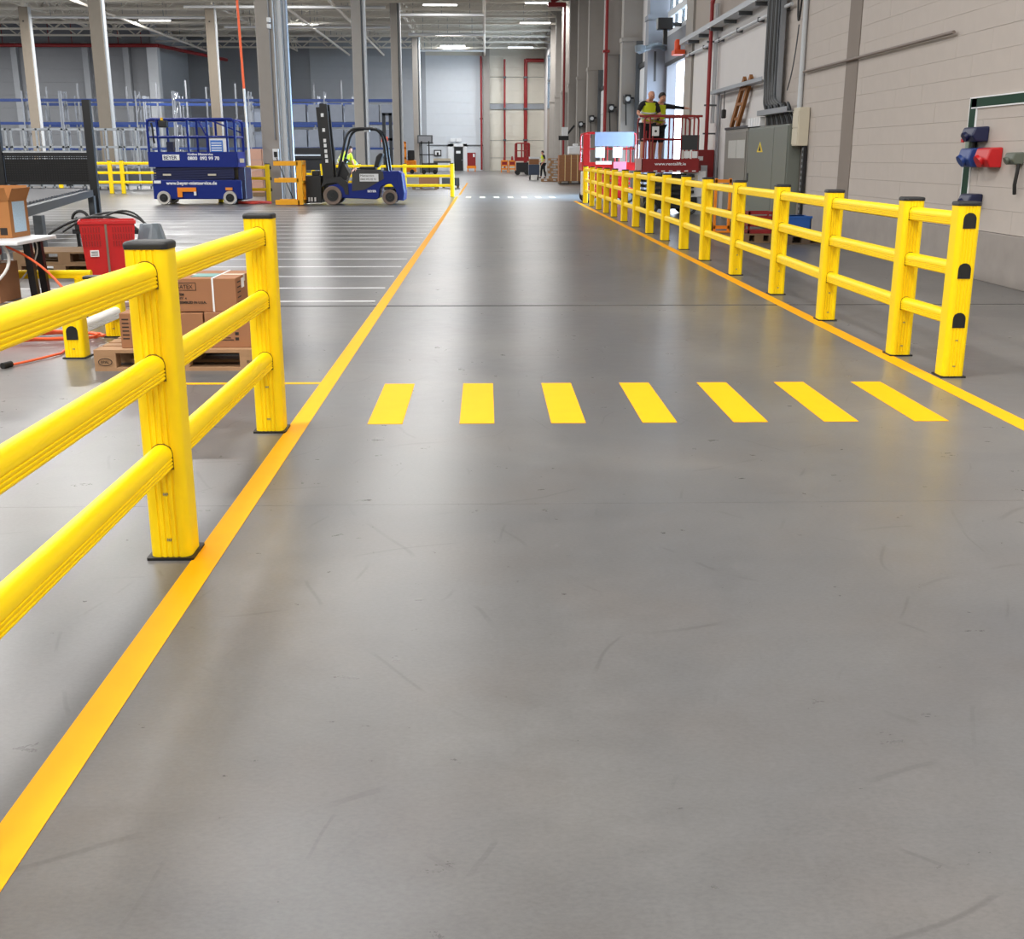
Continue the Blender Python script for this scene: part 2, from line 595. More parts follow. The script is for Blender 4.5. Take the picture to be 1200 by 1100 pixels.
bmesh_block = MB().box(0, 0.06, 0.0006, 0.9994, 0.0012, 0.2488).mesh('wall_block', BLOCK)
half_block = MB().box(0, 0.06, 0.0006, 0.4994, 0.0012, 0.2488).mesh('wall_block', BLOCK)
for c in range(17):
    z = 0.56 + c * 0.25
    for (y0, y1) in ((9.4, 18.15), (18.75, 24.0)):
        y = y0
        first = c % 2
        while y < y1 - 0.2:
            half = first or y + 1.0 > y1 + 0.01
            first = 0
            o = put('wall_block', half_block if half else bmesh_block, wr, (XR + random.uniform(-0.002, 0.002), y, z))
            L = 0.5 if half else 1.0
            if y + L > y1:
                o.scale.y = (y1 - y) / L
            y += L
# lintel and transom over the goods door
MB().box(XR, XR + 0.35, 33.3, 38.2, 4.25, 5.05).build('lintel', COLG, wr)
MB().box(XR, XR + 0.35, 33.3, 38.2, 8.2, 12.75).build('panel', BROWNPANEL, wr)
win1 = struct('window_1', MB().box(XR + 0.1, XR + 0.16, 34.1, 37.6, 5.05, 8.2), GLASS)
for y in (34.1, 35.3, 36.5, 37.6):
    MB().box(XR + 0.08, XR + 0.2, y - 0.05, y + 0.05, 5.05, 8.2).build('mullion', DARKSTEEL, win1)
for z in (5.1, 5.7, 6.3, 6.9, 7.5, 8.15):
    MB().box(XR + 0.02, XR + 0.1, 34.1, 37.6, z - 0.1, z + 0.1).build('louvre', PALESTEEL, win1)
dr = struct('door_1', MB().box(XR - 0.06, XR + 0.36, 32.6, 33.7, 0, 12.7), COLM)
MB().box(XR + 0.05, XR + 0.36, 37.6, 37.84, 0, 5.05).build('jamb', COLG, dr)
MB().box(XR - 0.02, XR + 0.02, 33.7, 37.6, 4.15, 4.27).build('header_seal', BLACK, dr)
wr2 = struct('wall_right_far', MB().box(XR + 0.2, XR + 0.5, 44.5, 95, 0, 12.75).box(XR + 0.2, XR + 0.5, 38.5, 44.5, 2.35, 12.75).box(XR + 0.2, XR + 0.5, 38.5, 39.0, 0, 2.35), PLASTER)
MB().box(XR + 0.2, XR + 0.5, 112, 118.5, 0, 12.75).build('panel', PLASTER, wr2)
MB().box(XR + 0.2, XR + 0.5, 95, 112, 0, 5.7).build('panel', BROWNPANEL, wr2)
MB().box(XR + 0.2, XR + 0.5, 95, 112, 10.6, 12.75).build('panel', PLASTER, wr2)
win2 = struct('window_2', MB().box(XR + 0.3, XR + 0.34, 95, 112, 5.7, 10.6), GLASS)
for y in (95.1, 99.2, 103.5, 107.8, 111.9):
    MB().box(XR + 0.2, XR + 0.42, y - 0.1, y + 0.1, 5.7, 10.6).build('mullion', DARKSTEEL, win2)
for z in (5.75, 8.2, 10.55):
    MB().box(XR + 0.2, XR + 0.42, 95, 112, z - 0.08, z + 0.08).build('mullion', DARKSTEEL, win2)
# pilasters, each a lower and an upper length with a ledge between; dock doors in between
PIL = [(37.84, COLG), (44.9, COLM), (50.6, COLM), (59.6, COLM), (66.3, COLM), (73.0, COLM), (80, COLM), (87, COLM), (94, COLM)]
for i, (y, m) in enumerate(PIL):
    p = struct('column', None)
    p.location = (0, y, 0)
    MB().box(5.25, 6.05, 0, 0.7, 0, 5.6).build('lower_shaft', m, p)
    MB().box(5.22, 6.05, -0.05, 0.75, 5.6, 5.75).build('ledge', m, p)
    MB().box(5.28, 6.05, 0.02, 0.68, 5.75, 12.75).build('upper_shaft', m, p)
for i in range(len(PIL) - 1):
    y0, y1 = PIL[i][0] + 1.0, PIL[i + 1][0] - 0.3
    d = struct('door_%d' % (i + 2), MB().box(XR + 0.14, XR + 0.2, y0, y1, 0 if i else 2.3, 4.6), PALESTEEL)
    for z in ((0.02, 1.16, 2.30, 3.44) if i else (2.30, 3.44)):
        MB().box(XR + 0.10, XR + 0.14, y0 + 0.05, y1 - 0.05, z, z + 1.12).build('panel', WPLAST, d)
    MB().box(XR + 0.05, XR + 0.2, y0 - 0.1, y1 + 0.1, 4.6, 4.75).build('header', BLACKP, d)
    MB().box(XR - 0.05, XR + 0.2, y1, y1 + 0.12, 0, 5.6).build('guide_rail', DARKSTEEL, d)

# ---- free-standing columns of the hall
for (x, y) in [(-6.4, 36.3), (-6.13, 58.5), (-5.97, 80.5), (-5.9, 102.5), (-18.86, 58.5), (-18.39, 80.5), (-30.74, 80.5), (-18.0, 102.5)]:
    c = struct('column', None)
    c.location = (x, y, 0)
    if x > -7:
        x0 = -0.50 if y < 37 else -0.36
        x1 = 0.12 if y < 37 else 0.10
        MB().box(x0, x1, -0.3, 0.4, 0, 11.4).build('shaft', COLM, c, bevel=0.02)
        if y < 37:
            MB().box(0.12, 0.27, -0.22, 0.3, 0.0, 11.4).build('cable_duct', PALESTEEL, c)
            m = MB().cyl((0.37, -0.1, 0.05), (0.37, -0.1, 11.4), 0.085, 16)
            m.build('downpipe', STEEL, c, True)
            MB().cyl((0.05, -0.33, 0.1), (0.05, -0.33, 11.4), 0.018, 8).build('conduit', PALESTEEL, c, True)
            MB().cyl((-0.08, -0.33, 1.9), (-0.08, -0.33, 11.4), 0.022, 8).build('conduit', STEEL, c, True)
            s = MB().box(-0.17, 0.01, -0.42, -0.3, 1.28, 1.62).build('socket_box', WPLAST, c, bevel=0.01)
            MB().box(-0.13, -0.03, -0.44, -0.42, 1.38, 1.54).build('socket', BLACK, s)
            for z in (5.1, 5.28):
                MB().box(-0.13, -0.02, -0.42, -0.3, z, z + 0.13).build('detector', WPLAST, c, bevel=0.01)
        else:
            MB().box(0.10, 0.16, -0.22, 0.3, 0, 11.4).build('cable_duct', DARKSTEEL, c)
            MB().cyl((0.25, -0.1, 0.05), (0.25, -0.1, 11.4), 0.085, 14).build('downpipe', PALESTEEL, c, True)
    else:
        MB().box(-0.30, 0.30, -0.3, 0.3, 0, 11.0).build('shaft', [BEIGECOL], c, bevel=0.02)
        MB().box(0.30, 0.36, -0.2, 0.2, 0, 11.0).build('edge_strip', PALESTEEL, c)
        MB().cyl((-0.02, -0.3, 10.1), (-0.02, -0.33, 10.1), 0.05, 12).build('lifting_hole', BLACK, c)
        MB().box(-0.12, 0.12, -0.2, 0.2, 11.0, 12.6).build('head', TRUSS, c)

# ================================================================== POLYMER BARRIERS
A = 0.0725


def post_outline():
    """Rounded square with five grooves down the front and the back face."""
    r = 0.030
    pts = []

    def corner(cx, cy, a0):
        for k in range(6):
            t = a0 + (PI / 2) * k / 5
            pts.append((cx + r * math.cos(t), cy + r * math.sin(t)))

    def grooves(y, sgn):
        g = 0.0042
        xs = [-0.030 + 0.020 * k for k in range(4)]
        for x in (xs if sgn > 0 else xs[::-1]):
            d = 1 if sgn > 0 else -1
            pts.append((x - d * 0.0050, y))
            pts.append((x - d * 0.0028, y + sgn * g))
            pts.append((x + d * 0.0028, y + sgn * g))
            pts.append((x + d * 0.0050, y))
    corner(-A + r, -A + r, PI)
    grooves(-A, 1)
    corner(A - r, -A + r, 1.5 * PI)
    corner(A - r, A - r, 0)
    grooves(A, -1)
    corner(-A + r, A - r, 0.5 * PI)
    return pts


def rail_outline():
    """Upright D: flat foot, round head, four fine grooves low on each side."""
    w, h = 0.037, 0.0445
    pts = [(-w + 0.008, -h), (w - 0.008, -h), (w, -h + 0.008)]
    zs = [-0.028, -0.0155, -0.003]
    for z in zs:
        pts += [(w, z - 0.0036), (w - 0.0035, z - 0.0020), (w - 0.0035, z + 0.0020), (w, z + 0.0036)]
    for k in range(13):
        t = PI * k / 12
        pts.append((w * math.cos(t), 0.0095 + 0.035 * math.sin(t)))
    for z in zs[::-1]:
        pts += [(-w, z + 0.0036), (-w + 0.0035, z + 0.0020), (-w + 0.0035, z - 0.0020), (-w, z - 0.0036)]
    pts.append((-w, -h + 0.008))
    return pts


PO, RO = post_outline(), rail_outline()
POST_ME = MB().prism(PO, 'z', 0.010, 1.100).mesh('post', Y_PLASTIC, True, 30)
RAIL_ME = MB().prism(RO, 'y', 0, 1).mesh('rail', Y_PLASTIC, True, 30)
_sq = lambda a, r: [(sx * (a - r) + r * math.cos(t), sy * (a - r) + r * math.sin(t)) for (sx, sy, a0) in ((1, 1, 0), (-1, 1, PI / 2), (-1, -1, PI), (1, -1, 1.5 * PI)) for t in [a0 + PI / 2 * k / 5 for k in range(6)]]


def cap_mesh():
    m = MB()
    rings = [(A + 0.002, 1.096), (A + 0.003, 1.110), (A + 0.001, 1.117), (A - 0.005, 1.121), (A - 0.018, 1.122)]
    vs, n = [], 24
    for a, z in rings:
        vs += [(x, y, z) for x, y in _sq(a, 0.03)]
    fs = []
    for i in range(len(rings) - 1):
        for j in range(n):
            fs.append((i * n + j, i * n + (j + 1) % n, (i + 1) * n + (j + 1) % n, (i + 1) * n + j))
    fs.append(tuple(range(n - 1, -1, -1)))
    fs.append(tuple(range((len(rings) - 1) * n, len(rings) * n)))
    return m.add(vs, fs).mesh('cap', BLACK, True, 50)


CAP_ME = cap_mesh()
BASE_ME = MB().prism(_sq(0.084, 0.008), 'z', 0, 0.010).mesh('base_plate', BLACK)
SCREW_ME = MB().cyl((0, 0.004, 0), (0, -0.003, 0), 0.0085, 12).cyl((0, -0.003, 0), (0, -0.004, 0), 0.004, 8).mesh('screw', SCREW, True)


def d_outline(w, h):
    pts = [(-w, -h), (w, -h)]
    for k in range(13):
        t = PI * k / 12
        pts.append((w * math.cos(t), h - w + w * math.sin(t)))
    return pts


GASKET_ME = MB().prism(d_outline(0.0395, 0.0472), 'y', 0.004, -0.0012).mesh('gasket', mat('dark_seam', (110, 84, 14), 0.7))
SLOT_ME = MB().prism(d_outline(0.041, 0.049), 'y', 0.006, -0.0025).mesh('slot_cover', BLACK)
HEIGHTS = (0.382, 0.697, 1.011)


def barrier(label, loc, rz, posts, slots_at=(), screws=(), zs=HEIGHTS, rails=True, name='safety_barrier', lanes=None, extra=None):
    """Posts at distances along local +Y, three D rails in every bay."""
    t = thing(name, label, 'barrier', loc, rz)
    for i, (dx, y) in enumerate(posts):
        p = put('post', POST_ME, t, (dx, y, 0))
        put('cap', CAP_ME, p)
        put('base_plate', BASE_ME, p)
        if i in screws:
            for z in (0.075, 0.245):
                put('screw', SCREW_ME, p, (0.0 if i == 0 else 0.0, -A + 0.003, z))
        if i in screws and i not in slots_at:
            for z in zs:
                put('gasket', GASKET_ME, p, (0, -A, z + 0.001))
        if i in slots_at:
            for z in zs:
                put('slot_cover', SLOT_ME, p, (0, -A, z - 0.006))
    for i in range(len(posts) - 1):
        (xa, ya), (xb, yb) = posts[i], posts[i + 1]
        for z in zs:
            a = ya + (A - 0.004)
            b = yb - (A - 0.004)
            r = put('rail', RAIL_ME, t, (xa, a, z))
            r.scale.y = math.hypot(b - a, xb - xa)
            r.rotation_euler.z = -math.atan2(xb - xa, b - a)
    return t


barrier('yellow three-rail barrier beside the left lane line, ending at two close black-capped posts', (-1.138, 0, 0), 0,
        [(0.0, 1.95), (0.0, 3.855), (0.0, 5.755)], (), (0, 1, 2), name='safety_barrier')
rp = [7.17, 7.99, 9.79, 11.70, 13.69, 15.67, 17.57, 19.46, 21.32, 23.3, 25.28, 27.3, 29.1, 31.0, 33.08, 35.28]
barrier('long yellow three-rail barrier along the right lane line, black half-round slots in its end post', (3.055, 0, 0), 0,
        [(-0.045 if i in (1, 2) else (0 if i < 6 else 0.035), y) for i, y in enumerate(rp)], (0,), (0, 1, 2, 3, 4))
# barriers across the hall behind the machines
t = barrier('yellow barrier right of the blue scissor lift, slotted end post against the grey column', (-6.78, 36.0, 0), PI / 2,
            [(0.0, 0.0), (0, 1.5), (0, 3.0)], (0,))
t.scale.z = 1.06
for z in HEIGHTS:
    put('slot_cover', SLOT_ME, t.children[0], (0, -A, z - 0.006), rz=0).rotation_euler.z = -PI / 2
t = barrier('farther yellow barrier left of the blue scissor lift, two posts close together', (-10.4, 45.0, 0), PI / 2,
            [(0.0, 0.0), (0, 1.9), (0, 3.70), (0, 4.16), (0, 6.1)])
t.scale.z = 1.13
t = barrier('yellow barrier behind the forklift with one free end post at the lane', (-1.18, 41.0, 0), PI / 2,
            [(0, 0), (0, 2.62), (0, 4.6)])
t.scale.z = 1.05
barrier('farther yellow barrier seen through the forklift cab, behind the other one', (-3.35, 48, 0), PI / 2,
        [(0, 0), (0, 1.9), (0, 3.8), (0, 5.7)])

# low barrier by the cartons: one front post with a slot, a corner post, one white and one yellow rail
t = thing('low_barrier', 'low yellow corner barrier with a white rail, left of the carton pallet', 'barrier', (-2.95, 8.02, 0))
low_post = MB().prism(PO, 'z', 0.010, 0.345).mesh('post', Y_PLASTIC, True, 30)
p = put('post', low_post, t, (0, 0, 0))
put('cap', CAP_ME, p, (0, 0, -0.755))
put('base_plate', BASE_ME, p)
put('slot_cover', SLOT_ME, p, (0, -A, 0.185))
put('screw', SCREW_ME, p, (0, -A + .003, 0.07))
put('screw', SCREW_ME, p, (0, -A + .003, 0.275))
p = put('post', low_post, t, (-0.03, 0.98, 0))
put('cap', CAP_ME, p, (0, 0, -0.755))
put('base_plate', BASE_ME, p)
put('screw', SCREW_ME, p, (0.0, -A + .003, 0.07))
p = put('post', low_post, t, (-0.58, 2.13, 0))
put('cap', CAP_ME, p, (0, 0, -0.755))
put('base_plate', BASE_ME, p)
r = MB().prism(RO, 'y', 0, 0.85).build('rail', mat('white_rail_polymer', (236, 236, 232), 0.4), t, True, loc=(0.0, 0.06, 0.20), ang=30)
r['label'] = 'short white rail'
r = put('rail', RAIL_ME, t, (-0.05, 1.04, 0.20))
r.scale.y = 1.14
r.rotation_euler.z = math.atan2(0.50, 1.02)
t = thing('low_barrier', 'low single yellow rail across the floor behind the white table leg', 'barrier', (-4.2, 12.05, 0))
r = put('rail', RAIL_ME, t, (0, 0, 0.19))
r.scale.y = 1.9
r.rotation_euler.z = PI / 2
for x in (-0.1, -1.9):
    p = MB().prism(PO, 'z', 0.010, 0.146).build('post', Y_PLASTIC, t, loc=(x, 0, 0))
    put('base_plate', BASE_ME, p)


# ================================================================== PALLETS AND CARTONS
def pallet(label, loc, rz=0.0, m=WOOD, group=None, mark_=False, L=1.2, D=0.8):
    """Euro pallet: five deck boards, three stringer boards, nine blocks, three skids. Long side along local X."""
    t = thing('wooden_pallet', label, 'pallet', loc, rz, group)
    for k in range(5):
        w = 0.145 if k % 2 == 0 else 0.1
        c = D * (0.0725 / 0.8) + k * (D - 0.145) / 4
        c = 0.0725 + k * (D - 0.145) / 4
        MB().box(0, L, c - w / 2, c + w / 2, 0.122, 0.144).build('deck_board', m, t)
    for x in (0.0725, L / 2, L - 0.0725):
        MB().box(x - 0.0725, x + 0.0725, 0, D, 0.100, 0.122).build('stringer_board', m, t)
    for x, wx in ((0.0725, 0.0725), (L / 2, 0.0725), (L - 0.0725, 0.0725)):
        for y, wy in ((0.05, 0.05), (D / 2, 0.0725), (D - 0.05, 0.05)):
            MB().box(x - wx, x + wx, y - wy + 0.001, y + wy - 0.001, 0.022, 0.100).build('block', m, t)
    for y, wy in ((0.05, 0.05), (D / 2, 0.0725), (D - 0.05, 0.05)):
        MB().box(0, L, y - wy, y + wy, 0, 0.022).build('skid_board', m, t)
    return t


def carton(label, loc, size, rz=0.0, m=CARD, group=None, tape=True, name='cardboard_box'):
    sx, sy, sz = size
    t = thing(name, label, 'box', loc, rz, group)
    MB().box(0, sx, 0, sy, 0, sz).build('body', m, t, bevel=0.004)
    if tape:
        MB().box(-0.0012, sx + 0.0012, sy / 2 - 0.025, sy / 2 + 0.025, sz * 0.8, sz + 0.0012).build('tape', BEIGE, t)
    return t


p1 = pallet('pale wooden pallet carrying brown cartons behind the near left barrier', (-2.64, 7.46, 0), L=1.12)
# burnt-in oval mark on the corner block
o = MB().tube([(0.0725 + 0.045 * math.cos(a), -0.001, 0.062 + 0.024 * math.sin(a)) for a in [2 * PI * k / 20 for k in range(21)]], 0.0022, 6, False).build('stamp', INK, p1)
text('EPAL', 0.026, (0.043, -0.0005, 0.053), FRONT, INK, p1)
text('EUR', 0.026, (1.12 - 0.098, -0.0005, 0.053), FRONT, INK, p1)

b1 = carton('brown carton at the front left of the pallet, lower layer, dark print on its side', (-2.47, 7.53, 0.145), (0.56, 0.6, 0.235))
for k in range(6):
    z = 0.06 + 0.026 * k
    MB().box(0.015, 0.06, -0.0012, 0.001, z, z + 0.008).build('print_line', INK, b1)
MB().box(0.30, 0.318, -0.002, 0.001, 0, 0.235).box(0.30, 0.318, 0, 0.6, 0.2345, 0.2365).build('strap', WPLAST, b1)
l = MB().box(0.325, 0.395, -0.002, 0.001, 0.155, 0.225).build('address_label', PAPER, b1)
MB().box(0.343, 0.377, -0.003, -0.001, 0.175, 0.207).build('print', mat('blue_print', (60, 80, 150), 0.7), l)
for k, w in ((0, .07), (1, .05), (2, .08)):
    MB().box(0.325, 0.325 + w, -0.0012, 0.001, 0.07 + k * 0.026, 0.08 + k * 0.026).build('print_line', INK, b1)
b2 = carton('brown carton at the front right of the pallet, lower layer, small symbols on its face', (-1.90, 7.53, 0.145), (0.315, 0.6, 0.24))
for k in range(4):
    MB().box(0.20, 0.225, -0.0012, 0.001, 0.05 + 0.036 * k, 0.07 + 0.036 * k).build('print_mark', INK, b2)
MB().box(0.10, 0.19, -0.0012, 0.001, 0.05, 0.056).box(0.10, 0.17, -0.0012, 0.001, 0.064, 0.07).build('print_line', INK, b2)
b3 = carton('large brown carton topmost on the pallet, with a boxed brand stamp and white strap', (-2.28, 7.55, 0.387), (0.60, 0.55, 0.222))
fr = MB()
fr.box(0.14, 0.335, -0.0012, 0.001, 0.190, 0.194).box(0.14, 0.335, -0.0012, 0.001, 0.142, 0.146).box(0.331, 0.335, -0.0012, 0.001, 0.142, 0.194).box(0.14, 0.144, -0.0012, 0.001, 0.142, 0.194)
fr.build('stamp', INK, b3)
text('BRIGATEX', 0.038, (0.150, -0.001, 0.155), FRONT, INK, b3, width=0.92)
text('ITEM', 0.022, (0.205, -0.001, 0.108), FRONT, INK, b3, bold=0.0008)
text('QTY  4', 0.02, (0.205, -0.001, 0.083), FRONT, INK, b3, bold=0.0005)
text('ASSEMBLED IN U.S.A.', 0.022, (0.195, -0.001, 0.055), FRONT, INK, b3, bold=0.0008)
MB().box(0.44, 0.452, -0.003, 0.001, 0, 0.222).box(0.44, 0.452, 0, 0.55, 0.2215, 0.2245).build('strap', WPLAST, b3)
MB().box(0.28, 0.44, 0.1, 0.3, 0.2215, 0.2255).build('film', mat('teal_film', (60, 130, 124), 0.4), b3)
MB().box(0.5995, 0.6015, 0.18, 0.26, 0.14, 0.205).build('address_label', PAPER, b3)
for k in range(5):
    MB().box(0.5995, 0.601, 0.05, 0.15, 0.05 + k * 0.034, 0.058 + k * 0.034).build('print_line', INK, b3)

# ================================================================== TABLE, BIN AND CLUTTER ON THE NEAR LEFT
t = thing('packing_table', 'white-topped table with black legs at the left edge', 'table', (-6.42, 10.9, 0))
MB().box(0, 1.95, 0, 1.0, 0.575, 0.61).build('table_top', WPLAST, t, bevel=0.008)
MB().box(0.05, 1.72, 0.04, 0.1, 0.535, 0.575).build('apron', BLACKP, t)
for x in (0.12, 1.78):
    for y in (0.65, 0.93):
        MB().bar((x, y, 0.575), (x + (0.03 if x > 1 else -0.03), y, 0), 0.07).build('leg', BLACKP, t)
b = carton('open tan carton standing on the white table, flaps up, pale printed label', (-5.26, 11.38, 0.612), (0.55, 0.46, 0.36), m=CARD2, tape=False)
for (pa, pb, n) in (((0, 0, .36), (0.55, 0, .36), 0), ((0, .46, .36), (0.55, .46, .36), 1), ((0.55, 0, .36), (0.55, .46, .36), 2)):
    m = MB()
    if n == 0:
        m.add([(0, 0, .36), (0.55, 0, .36), (0.55, -.06, .49), (0, -.06, .49)], [(0, 1, 2, 3)])
    elif n == 1:
        m.add([(0, .46, .36), (0.55, .46, .36), (0.55, .50, .50), (0, .50, .50)], [(0, 1, 2, 3)])
    else:
        m.add([(.55, 0, .36), (.55, .46, .36), (.60, .46, .48), (.60, 0, .48)], [(0, 1, 2, 3)])
    f = m.build('flap', CARD2, b)
    f.modifiers.new('board', 'SOLIDIFY').thickness = 0.006
MB().box(0.5495, 0.552, 0.08, 0.38, 0.05, 0.35).build('address_label', BLUEPAPER, b)
MB().box(0.44, 0.51, -0.002, 0.001, 0.03, 0.10).build('print_mark', INK, b)
MB().box(0.24, 0.28, -0.002, 0.001, 0.25, 0.36).build('tape', BEIGE, b)
b = carton('brown carton on the floor under the white table', (-5.38, 11.1, 0), (0.60, 0.5, 0.38), m=CARD)
b = thing('tool_tray', 'red and white tool tray lying on the carton under the table', 'tray', (-5.3, 11.2, 0.382))
MB().box(0, 0.42, 0, 0.3, 0.06, 0.13).build('lid', DRED, b, bevel=0.01)
MB().box(0.01, 0.41, 0.01, 0.29, 0, 0.06).build('body', WPLAST, b, bevel=0.01)
MB().box(0.34, 0.41, -0.01, 0.0, 0.03, 0.11).build('latch', BLACK, b)
# cords over the table
def cord(name, label, pts, r, m, group=None):
    o = MB().tube(pts, r, 8).build(name, m, None, True)
    return tag(o, label, 'cable', group)


cord('extension_cord', 'taut orange cord running from the table down to the floor', bez((-5.3, 11.36, 0.63), (-4.75, 11.25, 0.64), (-4.3, 11.2, 0.40), (-4.0, 10.9, 0.015)), 0.012, CORD)
cord('power_cable', 'white cable looping off the front of the table onto the floor', bez((-5.2, 11.2, 0.80), (-4.5, 11.1, 0.62), (-4.4, 11.0, 0.30), (-5.1, 10.8, 0.016), 18), 0.014, WCORD)
cord('power_cable', 'thin white cable hanging behind the black table leg', bez((-4.75, 11.86, 0.63), (-4.45, 11.7, 0.5), (-4.75, 11.7, 0.20), (-4.95, 11.6, 0.012)), 0.008, WCORD)
pts = []
for k in range(90):
    a = k * 0.33
    rr = 0.32 + 0.16 * math.sin(k * 0.7)
    pts.append((-3.60 + rr * math.cos(a) * 1.25, 8.75 + rr * math.sin(a) * 0.8, 0.014 + 0.0012 * k * 0.6))
pts = [(-3.28, 7.62, 0.014), (-3.2, 7.8, 0.014), (-3.1, 8.1, 0.014)] + pts
o = thing('coiled_cord', 'orange extension cord lying coiled on the floor left of the slotted low post', 'cable', (0, 0, 0))
MB().tube(pts, 0.009, 6).build('cord', CORD, o, True)
MB().cyl((-3.30, 7.56, 0.02), (-3.275, 7.64, 0.02), 0.022, 12).build('plug', BLACK, o, True)

# red slotted plastic bin
t = thing('plastic_bin', 'red slotted plastic bin standing behind the low yellow barrier', 'bin', (-4.44, 12.5, -0.0), 0.30)
m = MB()
m.add([(0.05, 0.03, 0), (0.53, 0.03, 0), (0.53, 0.42, 0), (0.05, 0.42, 0), (0, 0, 0.70), (0.58, 0, 0.70), (0.58, 0.46, 0.70), (0, 0.46, 0.70)],
      [(0, 3, 2, 1), (0, 1, 5, 4), (1, 2, 6, 5), (2, 3, 7, 6), (3, 0, 4, 7)])
b_ = m.build('body', RED, t)
b_.modifiers.new('wall', 'SOLIDIFY').thickness = 0.008
MB().box(-0.012, 0.592, -0.012, 0.004, 0.68, 0.715).box(-0.012, 0.592, 0.456, 0.472, 0.68, 0.715).box(-0.012, 0.004, 0, 0.46, 0.68, 0.715).box(0.576, 0.592, 0, 0.46, 0.68, 0.715).build('rim', RED, t)
for (xa, xb) in ((0.03, 0.22), (0.34, 0.55)):
    for rr_ in range(3):
        m = MB()
        k = 0
        while xa + k * 0.028 < xb:
            x = xa + k * 0.028
            m.box(x, x + 0.010, -0.004, 0.02, 0.44 + rr_ * 0.075, 0.50 + rr_ * 0.075)
            k += 1
        o = m.build('slot_row', DRED, t)
        o['kind'] = 'stuff'
MB().box(0.262, 0.285, -0.008, 0.02, 0.06, 0.70).build('seam_strip', mat('taupe_strip', (120, 100, 88), 0.6), t)
l = MB().box(0.09, 0.18, 0.0, 0.015, 0.33, 0.40).build('label_plate', PAPER, t)
for k in range(3):
    MB().box(0.10, 0.17, -0.0015, 0.001, 0.342 + k * 0.018, 0.35 + k * 0.018).build('print_line', INK, l)
# black hoops and plastic sheet behind the bin
t = thing('cable_hoops', 'black cables bent in hoops over grey plastic sheet, behind the red bin', 'cable', (0, 0, 0))
MB().tube(bez((-5.2, 13.6, 0.50), (-4.8, 13.6, 0.78), (-4.2, 13.5, 0.82), (-3.95, 13.4, 0.40), 20), 0.016, 8).build('cable', BLACK, t, True)
MB().tube(bez((-5.1, 13.8, 0.52), (-4.6, 13.8, 0.86), (-4.05, 13.7, 0.84), (-3.82, 13.4, 0.36), 20), 0.014, 8).build('cable', BLACK, t, True)
MB().tube(bez((-4.7, 13.7, 0.62), (-4.3, 13.7, 0.88), (-4.1, 13.7, 0.8), (-3.9, 13.4, 0.42), 16), 0.012, 8).build('cable', BLACK, t, True)
m = MB()
g = 9
vs = []
for i in range(g):
    for j in range(g):
        u, w = i / (g - 1), j / (g - 1)
        hgt = math.sin(PI * u) * math.sin(PI * w)
        vs.append((-4.12 + 0.42 * u, 13.1 + 0.5 * w, 0.02 + 0.60 * min(1, hgt * 1.6) ** 0.7 + random.uniform(0, 0.03) * (hgt > 0)))
m.add(vs, [(i * g + j, (i + 1) * g + j, (i + 1) * g + j + 1, i * g + j + 1) for i in range(g - 1) for j in range(g - 1)])
m.build('sheet', TARP, t)
# low stack of pallets behind the table
for k in range(2):
    pallet('weathered pallet low behind the white table, %s of two' % ('lower' if k == 0 else 'upper'), (-5.75 + 0.06 * k, 13.7, 0.0 + 0.145 * k), 0.03 * k, OLDWOOD, 'pallets behind the table')
# black drawbar of a hand trolley
t = thing('hand_trolley', 'black hand trolley with a long drawbar, between table and red bin', 'trolley', (0, 0, 0))
MB().bar((-5.3, 14.9, 0.62), (-4.75, 14.2, 0.60), 0.05).build('drawbar', BLACKP, t)
MB().bar((-5.4, 15.0, 0.45), (-4.2, 14.6, 0.47), 0.06).build('frame_tube', BLACKP, t)
MB().tube(arc((-5.05, 14.3, 0.64), 0.10, 0, PI, 10), 0.018, 8).build('handle', BLACK, t, True)
MB().box(-5.12, -4.96, 14.25, 14.45, 0.50, 0.66).build('coupling', BLACK, t, bevel=0.02)
MB().cyl((-5.35, 15.0, 0.13), (-5.35, 15.08, 0.13), 0.13, 18).build('wheel', BLACK, t, True)
MB().cyl((-4.3, 14.7, 0.13), (-4.3, 14.78, 0.13), 0.13, 18).build('wheel', BLACK, t, True)
MB().bar((-5.35, 15.04, 0.13), (-5.35, 15.0, 0.48), 0.04).build('fork', BLACKP, t)
MB().bar((-4.3, 14.74, 0.13), (-4.3, 14.62, 0.48), 0.04).build('fork', BLACKP, t)

# grey slatted roller table and the black mesh guard at its far side
t = thing('roller_table', 'long dark roller table on steel legs at the far left of the white floor lines', 'conveyor', (0, 0, 0))
pa, pb, pc = Vector((-8.9, 26.0, 0)), Vector((-6.75, 17.3, 0)), Vector((-6.3, 14.6, 0))
off = Vector((-3.6, -0.2, 0))
MB().bar(pa + Vector((0, 0, .60)), pc + Vector((0, 0, .60)), 0.12, 0.14).build('side_beam', DARKSTEEL, t)
MB().bar(pa + off + Vector((0, 0, .60)), pc + off + Vector((0, 0, .60)), 0.12, 0.14).build('side_beam', DARKSTEEL, t)
MB().bar(pa + Vector((0, 0, .58)), pa + off + Vector((0, 0, .58)), 0.12, 0.14).build('end_beam', DARKSTEEL, t)
for k in range(34):
    q = pa + (pc - pa) * ((k + 0.5) / 34)
    MB().cyl(q + Vector((-0.06, 0, .66)), q + off + Vector((0.06, 0, .66)), 0.06, 8).build('roller', mat('dark_roller', (58, 58, 62), 0.45, 0.3), t, True)
for q in (pa, pa + off, pb, pb + off, pc, pc + off):
    MB().bar(q + Vector((0, 0.05, 0)), q + Vector((0, 0.05, .54)), 0.13).build('leg', DARKSTEEL, t)
t = thing('mesh_guard', 'black wire mesh guard fence with tall posts behind the roller table', 'fence', (0, 26.4, 0))
